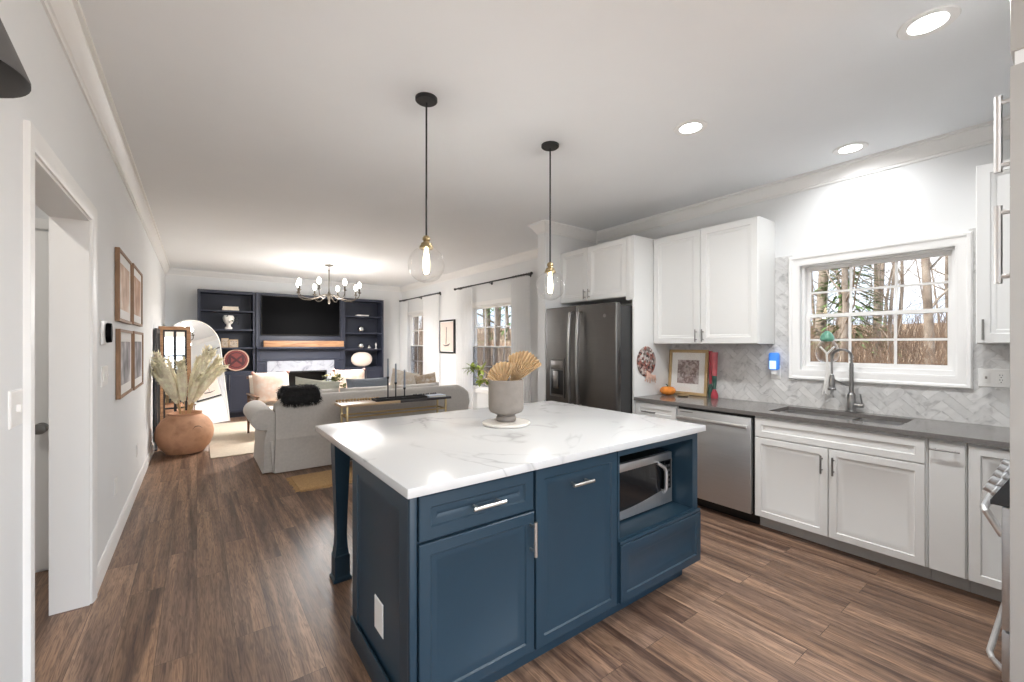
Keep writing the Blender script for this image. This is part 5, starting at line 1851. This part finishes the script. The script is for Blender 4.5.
cushion('throw_pillow', 'pale sage pillow on the sofa just beyond the black fur throw', (1.24, 5.93, .73), .56, .48, .14, M['pill_sage'], 4, -12, 10)
cushion('throw_pillow', 'slate blue-grey oblong pillow along the sofa back behind the tray', (1.92, 5.93, .725), .60, .46, .16, M['pill_blue'], 0, -12)
cushion('throw_pillow', 'tan floral square pillow standing at the window end of the sofa', (2.44, 5.98, .78), .42, .50, .13, M['pill_floral'], -6, -10, 14)
cushion('throw_pillow', 'brown patterned small pillow beside the floral one at the sofa end', (2.76, 5.86, .79), .32, .38, .11, pattern_mat('brown_leaf_fabric', [srgb(240, 237, 232), srgb(190, 166, 138), srgb(226, 218, 208)], 14, .9), -16, -12, -8)
cushion('throw_pillow', 'white low pillow in front of the patterned pair on the sofa', (2.20, 6.20, .66), .50, .38, .14, M['pill_cream'], 3, -22)

# black fur throw over the sofa back
b = new()
fr_ = random.Random(9)
sec = [(-.054, 0.773), (-.052, 0.818), (-.040, 0.883), (.015, 0.933), (.10, 0.948), (.19, 0.923), (.255, 0.848), (.275, 0.773), (.225, 0.793), (.17, 0.860), (.10, 0.870), (.03, 0.864), (-.008, 0.818), (-.014, 0.773)]
nxs = 44
rows = []
for i in range(nxs + 1):
    f = i / nxs
    x = .735 + .40 * f
    end = min(1, min(f, 1 - f) / .10) ** .5
    hang = .015 * sin(f * 9) + (.03 if .3 < f < .72 else 0)
    row = []
    for k, (yy, zz) in enumerate(sec):
        cyy, czz = .10, .85
        z2 = czz + (zz - czz) * (.55 + .45 * end)
        y2 = cyy + (yy - cyy) * (.92 + .08 * end)
        if k in (0, 13):
            z2 -= hang
        row.append(b.verts.new((x + fr_.uniform(-.004, .004), SYB + y2 + fr_.uniform(-.005, .005) - (.004 if k < 2 else 0), z2 + fr_.uniform(-.006, .006))))
    rows.append(row)
for A, B in zip(rows, rows[1:]):
    for k in range(len(sec)):
        k2 = (k + 1) % len(sec)
        b.faces.new((A[k], A[k2], B[k2], B[k]))
b.faces.new(rows[0])
b.faces.new(rows[-1][::-1])
base_faces = [f for f in b.faces]
tufts = []
for f in base_faces:
    nn = f.normal if f.normal.length else Vector((0, -1, 0))
    f.normal_update()
    c = f.calc_center_median()
    for q in range(4):
        tufts.append((c + Vector((fr_.uniform(-.012, .012), fr_.uniform(-.008, .008), fr_.uniform(-.012, .012))), f.normal.copy()))
cent = Vector((.94, SYB + .10, .86))
for c, n_ in tufts:
    if n_.dot(c - cent) < 0:
        n_ = -n_
    tip = c + n_ * fr_.uniform(.02, .032) + Vector((fr_.uniform(-.012, .012), 0, -.012))
    s_ = Vector((.004, 0, .002))
    b.faces.new([b.verts.new(p) for p in (c - s_, c + s_, tip)])
o = obj('fur_throw', b, M['fur'], None, 60, origin=(1.02, SYB + .1, .88))
tag(o, 'black shaggy fur throw draped over the grey sofa back', 'throw')

# console table behind the sofa
t = thing('console_table', 'low narrow console table with gold legs behind the grey sofa', 'table', (1.91, 4.92, 0))
TZ, TY0, TY1, TXa, TXb = .755, 4.80, 5.08, 1.255, 2.60
obj('top', bx(TXa, (TXa + TXb) / 2, TY0, TY1, TZ - .028, TZ, .003), M['palewood_and_reflection'], t)  # left half of the dark top made pale: a reflection put into its colour
o = obj('top', bx((TXa + TXb) / 2 + .0005, TXb, TY0, TY1, TZ - .028, TZ, .003), M['darkwood'], t)
o['label'] = 'dark half of the table top'
for x in (TXa + .06, TXb - .08):
    for y in (TY0 + .025, TY1 - .025):
        obj('leg', bx(x, x + .022, y - .011, y + .011, .0125 if y < 5.03 and x < 2.45 else .0125, TZ - .0285, .003), M['gold'], t)
for y in (TY0 + .025, TY1 - .025):
    obj('rail', bx(TXa + .0825, TXb - .0805, y - .008, y + .008, .60, .618), M['gold'], t)
for x in (TXa + .06, TXb - .08):
    for z in (.60, .12):
        obj('cross_bar', bx(x + .004, x + .018, TY0 + .0365, TY1 - .0365, z, z + .016), M['gold'], t)
obj('lower_shelf', bx(TXa + .055, TXb - .055, TY0 + .014, TY1 - .014, .136, .155, .002), M['darkwood'], t)
for k, (a, w_, h_, mm, lab) in enumerate(((1.50, .34, .20, 'jute', 'woven tan basket on the lower shelf of the console table'), (2.02, .34, .17, 'darkwood', 'dark box on the lower shelf of the console table'))):
    b = bx(a, a + w_, 4.83, 5.05, .1555, .1555 + h_, .02, 3)
    tag(obj('storage_basket' if k == 0 else 'storage_box', b, M[mm], None, origin=(a + w_ / 2, 4.94, .1555)), lab, 'basket' if k == 0 else 'box')

# tray, candlesticks with tapers, bead string, book, vase
t = thing('serving_tray', 'long black metal tray on the console table', 'tray', (1.98, 4.93, TZ + .0005))
b = new()
add_box(b, 1.66, 2.28, 4.845, 5.00, TZ + .0008, TZ + .008)
for q in ((1.66, 2.28, 4.838, 4.845), (1.66, 2.28, 5.0, 5.007), (1.653, 1.66, 4.838, 5.007), (2.28, 2.287, 4.838, 5.007)):
    add_box(b, q[0], q[1], q[2], q[3], TZ + .0008, TZ + .028)
bmesh.ops.remove_doubles(b, verts=b.verts, dist=1e-5)
obj('base', b, M['black'], t, 0)
for x, y, hh, ct, lab in ((1.822, 4.93, .27, .21, 'tallest black candlestick with grey taper on the black tray'), (1.910, 4.91, .20, .22, 'middle-height black candlestick with grey taper on the tray'), (2.028, 4.93, .13, .21, 'shortest black candlestick with grey taper on the tray')):
    z = TZ + .0085
    t = thing('candlestick', lab, 'candlestick', (x, y, z), 'black candlesticks on the tray')
    obj('stand', lathe([(0, 0), (.034, 0), (.034, .006), (.008, .012), (.007, hh - .03), (.014, hh - .02), (.014, hh), (0, hh)], (x, y, z), 18), M['black'], t)
    obj('taper', lathe([(0, hh + .0002), (.0125, hh + .0002), (.010, hh + ct), (.0012, hh + ct + .004), (.001, hh + ct + .012), (0, hh + ct + .012)], (x, y, z), 12), M['candle'], t)


def bead_string(name, label, x0, x1, y, z, m, n):
    t = thing(name, label, 'beads', ((x0 + x1) / 2, y, z), 'bead strings on the console table')
    pts = []
    for k in range(n):
        f = k / (n - 1)
        pts.append(Vector((x0 + (x1 - x0) * f, y + .010 * sin(f * 21), z)))
    obj('cord', tube(pts, .0016, 5), M['stalk'], t)
    for p in pts:
        b = new()
        add_sphere(b, p, .0165, 10)
        obj('bead', b, m, t, 60)
    return t


bead_string('bead_garland', 'string of tan wooden beads along the rear of the table top, on its painted reflection', TXa + .02, 1.74, 5.045, TZ + .0175, M['bead'], 15)
bead_string('bead_garland', 'string of dark beads along the rear of the dark table top', 2.20, 2.50, 5.045, TZ + .0175, M['darkwood'], 10)
t = thing('coffee_table_book', 'thin white and blue book lying on the dark table end', 'book', (2.42, 4.90, TZ))
b = new()
add_box(b, 2.31, 2.54, 4.83, 4.985, TZ + .0006, TZ + .004)
add_box(b, 2.31, 2.54, 4.83, 4.985, TZ + .018, TZ + .022)
add_box(b, 2.31, 2.314, 4.83, 4.985, TZ + .004, TZ + .018)
bmesh.ops.remove_doubles(b, verts=b.verts, dist=1e-5)
obj('cover', b, mat('pale_blue_cover', srgb(196, 204, 216), .5), t, 0)
obj('pages', bx(2.3142, 2.536, 4.834, 4.981, TZ + .0042, TZ + .0178), M['paper'], t, 0)

# ------------------------------------------------------------------ accent chairs, coffee table, flowers
def accent_chair(cx_, cy_, yaw, label, plabel):
    t = thing('accent_chair', label, 'armchair', (cx_, cy_, .0145), 'wooden accent chairs by the fireplace')
    Mz = Matrix.Translation((cx_, cy_, .0145)) @ Matrix.Rotation(R(yaw), 4, 'Z')
    w, d_ = .62, .64
    for sx in (-1, 1):
        for y, h in ((-d_ / 2 + .03, .60), (d_ / 2 - .03, .62)):
            obj('leg', xf(tube([(sx * (w / 2 - .02), y, .0005), (sx * (w / 2 - .02), y * .98, h)], [.016, .02], 10), Mz), M['chairwood'], t)
        obj('armrest', xf(bx(sx * (w / 2 - .02) - .024, sx * (w / 2 - .02) + .024, -d_ / 2 - .02, d_ / 2 + .02, .605, .630, .008), Mz), M['chairwood'], t)
        b = new()
        for z in (.40, .47, .54):
            add_tube(b, [(sx * (w / 2 - .02), -d_ / 2 + .03, z), (sx * (w / 2 - .02), d_ / 2 - .03, z)], .009, 8)
        obj('side_slats', xf(b, Mz), M['chairwood'], t)
    b = new()
    add_box(b, -w / 2 + .0, w / 2 - .0, -d_ / 2 + .04, -d_ / 2 + .065, .24, .30)
    add_box(b, -w / 2 + .0, w / 2 - .0, d_ / 2 - .065, d_ / 2 - .04, .24, .30)
    add_box(b, -w / 2 + .0, -w / 2 + .03, -d_ / 2 + .065, d_ / 2 - .065, .24, .30)
    add_box(b, w / 2 - .03, w / 2, -d_ / 2 + .065, d_ / 2 - .065, .24, .30)
    bmesh.ops.remove_doubles(b, verts=b.verts, dist=1e-5)
    obj('seat_frame', xf(b, Mz), M['chairwood'], t)
    b = new()
    for k in range(7):
        x = -w / 2 + .06 + k * (w - .12) / 6
        add_tube(b, [(x, d_ / 2 - .05, .28), (x, d_ / 2 + .10, .86)], .010, 8)
    add_tube(b, [(-w / 2 + .02, d_ / 2 + .10, .865), (w / 2 - .02, d_ / 2 + .10, .865)], .018, 10)
    obj('back_spindles', xf(b, Mz), M['chairwood'], t)
    obj('seat_cushion', xf(bx(-w / 2 + .035, w / 2 - .035, -d_ / 2 + .02, d_ / 2 - .07, .302, .43, .045, 4), Mz), M['pill_cream'], t)
    obj('back_cushion', xf(pillow_bm(.56, .50, .13, pinch=.03), Mz @ Matrix.Translation((0, d_ / 2 - .055, .665)) @ Matrix.Rotation(R(-14), 4, 'X')), M['pill_cream'], t, 60)
    Mp_ = Mz @ Matrix.Translation((0, d_ / 2 - .20, .72))
    c = Mp_.translation
    cushion('chair_pillow', plabel, tuple(c), .54, .50, .13, M['pill_pink'], yaw, -18, 0, M['pompom'], 'ikat pillows on the accent chairs')


accent_chair(.97, 7.60, 6, 'wooden spindle armchair with cream cushions before the TV, by the arched mirror side', 'cream and blush pillow with pompom corners on the armchair beyond the fur throw')
accent_chair(2.16, 7.62, -6, 'wooden spindle armchair with cream cushions in front of the lantern bookcase', 'cream and blush pillow with pompom corners on the armchair below the round lamp')

t = thing('coffee_table', 'pale wood coffee table under the bouquet, between the sofa and the fireplace', 'table', (1.95, 7.0, 0))
obj('top', bx(1.20, 2.20, 6.68, 7.20, .415, .45, .006), M['palewood_and_reflection'], t)
for x in (1.25, 2.09):
    for y in (6.73, 7.09):
        obj('leg', bx(x, x + .06, y, y + .06, .0145, .4148, .004), M['palewood_and_reflection'], t)
vx, vy = 1.66, 6.98
t = thing('flower_vase', 'bouquet of cream flowers and eucalyptus on the coffee table, over the sofa back', 'flowers', (vx, vy, .4505))
obj('vase', lathe([(0, 0), (.05, 0), (.075, .06), (.08, .13), (.055, .22), (.045, .25), (.05, .265), (.042, .265), (.038, .25), (0, .24)], (vx, vy, .4505), 28), M['ceramic'], t)
fl = random.Random(8)
b, lv = new(), new()
heads = []
for k in range(26):
    a, r, z = fl.uniform(0, 2 * pi), fl.uniform(.03, .25), fl.uniform(.74, .98)
    p = Vector((vx + r * cos(a), vy + r * sin(a), z - r * .35))
    add_tube(b, [(vx + .02 * cos(a), vy + .02 * sin(a), .68), tuple((p + Vector((vx, vy, .70))) / 2 + Vector((0, 0, .02))), tuple(p)], .003, 5)
    if k % 2:
        heads.append(p)
    for q in range(7):
        leaf(lv, p + Vector((fl.uniform(-.05, .05), fl.uniform(-.05, .05), fl.uniform(-.06, .02))), (fl.uniform(-1, 1), fl.uniform(-1, 1), fl.uniform(-.4, .8)), .07, .035, (0, 0, 1))
st = obj('stems', b, M['foliage'], t)
obj('leaves', lv, M['foliage'], t)
for p in heads:
    fb = new()
    for ring_, (cnt, ln, tilt) in enumerate(((8, .055, .25), (6, .042, .7), (4, .03, 1.1))):
        for q in range(cnt):
            a = 2 * pi * q / cnt + ring_ * .4
            leaf(fb, p, (cos(a) * cos(tilt), sin(a) * cos(tilt), sin(tilt)), ln, .034, (0, 0, 1))
    obj('flower', fb, M['flower'], t)

# ------------------------------------------------------------------ curtains and rods
def curtain_rod(y0, y1, z, label):
    t = thing('curtain_rod', label, 'curtain rod', (XR - .08, (y0 + y1) / 2, z), 'black curtain rods')
    xr = XR - .08
    obj('pole', tube([(xr, y0, z), (xr, y1, z)], .012, 12), M['black'], t)
    for y, s in ((y0, -1), (y1, 1)):
        b = new()
        add_sphere(b, (xr, y + s * .022, z), .024, 14)
        obj('finial', b, M['black'], t, 60)
    for y in (y0 + .10, (y0 + y1) / 2, y1 - .10):
        b = tube([(xr, y, z - .004), (XR - .012, y, z - .012)], .007, 8)
        add_lathe(b, [(0, 0), (.026, 0), (.026, .010), (0, .012)], n=16, M=Matrix.Translation((XR - .0005, y, z - .012)) @ Matrix.Rotation(-pi / 2, 4, 'Y'))
        obj('bracket', b, M['black'], t)
    return t


curtain_rod(7.90, 9.98, 2.47, 'black curtain rod with ball ends over the window by the navy bookcase')
curtain_rod(4.93, 7.22, 2.475, 'black curtain rod with ball ends over the window near the fridge wall')


def curtain(y0, y1, z1, label, folds, seed):
    t = thing('sheer_curtain', label, 'curtain', (XR - .08, (y0 + y1) / 2, z1), 'sheer white curtains')
    rr = random.Random(seed)
    b = new()
    n = folds * 10
    ph = [rr.uniform(-.5, .5) for _ in range(folds + 2)]
    rows = []
    for j in range(16):
        g = j / 15
        z = z1 - .030 - (z1 - .045) * g
        row = []
        for i in range(n + 1):
            f = i / n
            amp = .020 + .018 * g
            a = 2 * pi * folds * f + ph[int(f * folds)] * .3 * g
            row.append(b.verts.new((XR - .08 + amp * sin(a), y0 + (y1 - y0) * f + .006 * sin(a * 2) + .01 * g * sin(3 * f + seed), z)))
        rows.append(row)
    for A, B in zip(rows, rows[1:]):
        for k in range(n):
            b.faces.new((A[k], A[k + 1], B[k + 1], B[k]))
    obj('cloth', b, M['sheer'], t, 80)
    for k in range(folds):
        y = y0 + (y1 - y0) * (k + .25) / folds
        obj('clip_ring', tube([(XR - .08 + .019 * cos(a), y, z1 + .019 * sin(a)) for a in [2 * pi * q / 14 for q in range(14)]], .0024, 5, closed=True), M['black'], t)
    return t


curtain(9.56, 9.98, 2.47, 'sheer white curtain in the far corner next to the navy bookcase', 5, 1)
curtain(7.96, 8.66, 2.47, 'sheer white curtain on the fridge-ward side of the corner window', 7, 2)
curtain(6.62, 7.17, 2.475, 'sheer white curtain beside the black framed art print', 6, 3)
curtain(4.95, 5.40, 2.475, 'sheer white curtain behind the potted palm, next to the white stub wall', 7, 4)

# ------------------------------------------------------------------ woods outside
def ground_z(x, y):
    r = math.hypot(x - 4, y - 3)
    return -.75 + .105 * max(0, r - 5) - .0011 * max(0, r - 26) ** 2 + .12 * sin(x * .7) * sin(y * .6)


b = new()
N_ = 70
vs = [[None] * (N_ + 1) for _ in range(N_ + 1)]
for i in range(N_ + 1):
    for j in range(N_ + 1):
        x, y = 4.35 + 46 * i / N_, -14 + 66 * j / N_
        vs[i][j] = b.verts.new((x, y, ground_z(x, y)))
for i in range(N_):
    for j in range(N_):
        b.faces.new((vs[i][j], vs[i + 1][j], vs[i + 1][j + 1], vs[i][j + 1]))
struct('ground_outside', b, M['litter'], 60)
struct('ground_outside_yard', bx(-30, 40, -40, YB - .02, -.3, -.12), M['litter'], 0)


def tree_bm(seed, height, r0, levels=3, lean=.05, first=.28):
    rr = random.Random(seed)
    b = new()

    def grow(p, d, ln, r, lv):
        pts, rs = [p.copy()], [r]
        n = 6 if lv == 0 else 4
        dd_ = d.copy()
        for k in range(n):
            wob = .08 if lv == 0 else .26
            dd_ = (dd_ + Vector((rr.uniform(-wob, wob), rr.uniform(-wob, wob), rr.uniform(-wob * .5, wob * .7)))).normalized()
            p = p + dd_ * ln / n
            pts.append(p.copy())
            rs.append(r * (1 - .72 * (k + 1) / n))
        add_tube(b, pts, rs, 6 if lv == 0 else (4 if lv == 1 else 3))
        if lv >= levels:
            return
        cnt = (10, 6, 4, 3)[lv]
        for k in range(cnt):
            f = (first + (1 - first) * (k + rr.random()) / cnt) if lv == 0 else .25 + .75 * rr.random()
            i = min(n - 1, int(f * n))
            q = pts[i].lerp(pts[i + 1], f * n - i)
            a = rr.uniform(0, 2 * pi)
            t_ = (pts[i + 1] - pts[i]).normalized()
            o1 = t_.orthogonal().normalized()
            side = o1 * cos(a) + t_.cross(o1) * sin(a)
            nd = (t_ * rr.uniform(.35, .9) + side * rr.uniform(.7, 1.1) + Vector((0, 0, .15))).normalized()
            grow(q, nd, ln * rr.uniform(.28, .5) * (1 - .3 * f), max(.006, rs[i] * rr.uniform(.3, .5)), lv + 1)
    grow(Vector((0, 0, -.3)), Vector((rr.uniform(-lean, lean), rr.uniform(-lean, lean), 1)).normalized(), height, r0, 0)
    return b


protos = []
for k, (h, r, fst) in enumerate(((9, .11, .2), (11, .15, .26), (8, .08, .14), (12, .19, .3), (7, .06, .1))):
    protos.append(obj('bare_tree', tree_bm(40 + k, h, r, 3, .07, fst), M['bark'], None, 60))
tr = random.Random(12)
spots = []
# the woods seen through the kitchen window: a wedge between two lines of sight
for k in range(20):
    x = 15 + 24 * ((k + tr.random()) / 20) ** 1.1
    spots.append((x, x * tr.uniform(.12, .37), 'bare grey-brown tree in the woods outside the kitchen window', 'bare trees outside the kitchen window'))
for k in range(11):
    y = 13 + 22 * ((k + tr.random()) / 11)
    spots.append((y / tr.uniform(1.22, 1.85), y, 'bare grey-brown tree outside the living room window near the fridge', 'bare trees outside the near living room window'))
for k in range(6):
    y = 17 + 20 * ((k + tr.random()) / 6)
    spots.append((y / tr.uniform(2.05, 2.5), y, 'bare grey-brown tree outside the corner living room window', 'bare trees outside the corner window'))
for k, (x, y, lab, grp) in enumerate(spots):
    o = protos[k] if k < len(protos) else protos[tr.randrange(len(protos))].copy()
    if k >= len(protos):
        COL.objects.link(o)
    o.location = (x, y, ground_z(x, y))
    o.rotation_euler = (0, 0, tr.uniform(0, 2 * pi))
    s = tr.uniform(.75, 1.1)
    o.scale = (s, s, s)
    tag(o, lab, 'tree', grp)


def pine_bm(seed, h, w):
    rr = random.Random(seed)
    b = new()
    for k in range(900):
        f = rr.random()
        z = h * (.18 + .82 * f)
        rad = w * (1 - f) ** .8 * rr.uniform(.25, 1)
        a = rr.uniform(0, 2 * pi)
        leaf(b, (rad * cos(a), rad * sin(a), z - rad * .15), (cos(a), sin(a), rr.uniform(-.5, .35)), rr.uniform(.25, .5), .09, (0, 0, 1))
    return b


for k, (x, y, h, w, lab) in enumerate(((18, 4.9, 6.0, 1.3, 'green pine tree among bare trunks outside the kitchen window'), (10.6, 14.2, 8.5, 1.9, 'green pine tree outside the living room window near the fridge'))):
    z = ground_z(x, y)
    t = thing('pine_tree', lab, 'tree', (x, y, z))
    obj('trunk', tube([(x, y, z - .2), (x, y, z + h * .95)], [.12, .02], 8), M['bark'], t)
    b = pine_bm(70 + k, h, w)
    bmesh.ops.translate(b, vec=(x, y, z), verts=b.verts)
    obj('needles', b, M['pine'], t, 0)

# leafless undergrowth on the slope: nobody could count the twigs
ur = random.Random(33)
b = new()
for k in range(3400):
    if k % 3:
        x = ur.uniform(9, 34)
        y = x * ur.uniform(.10, .40)
    else:
        y = ur.uniform(11, 34)
        x = y / ur.uniform(1.15, 2.6)
    z = ground_z(x, y)
    h = ur.uniform(.5, 2.3)
    p = Vector((x, y, z))
    m_ = p + Vector((ur.uniform(-.25, .25), ur.uniform(-.25, .25), h * .55))
    e = m_ + Vector((ur.uniform(-.45, .45), ur.uniform(-.45, .45), h * .45))
    w = ur.uniform(.006, .014)
    add_tube(b, [p, m_, e], [w, w * .8, w * .3], 3, False)
o = obj('undergrowth', b, M['twig'], None, 0)
tag(o, 'leafless brown undergrowth covering the wooded slope outside', 'undergrowth', None, 'stuff')
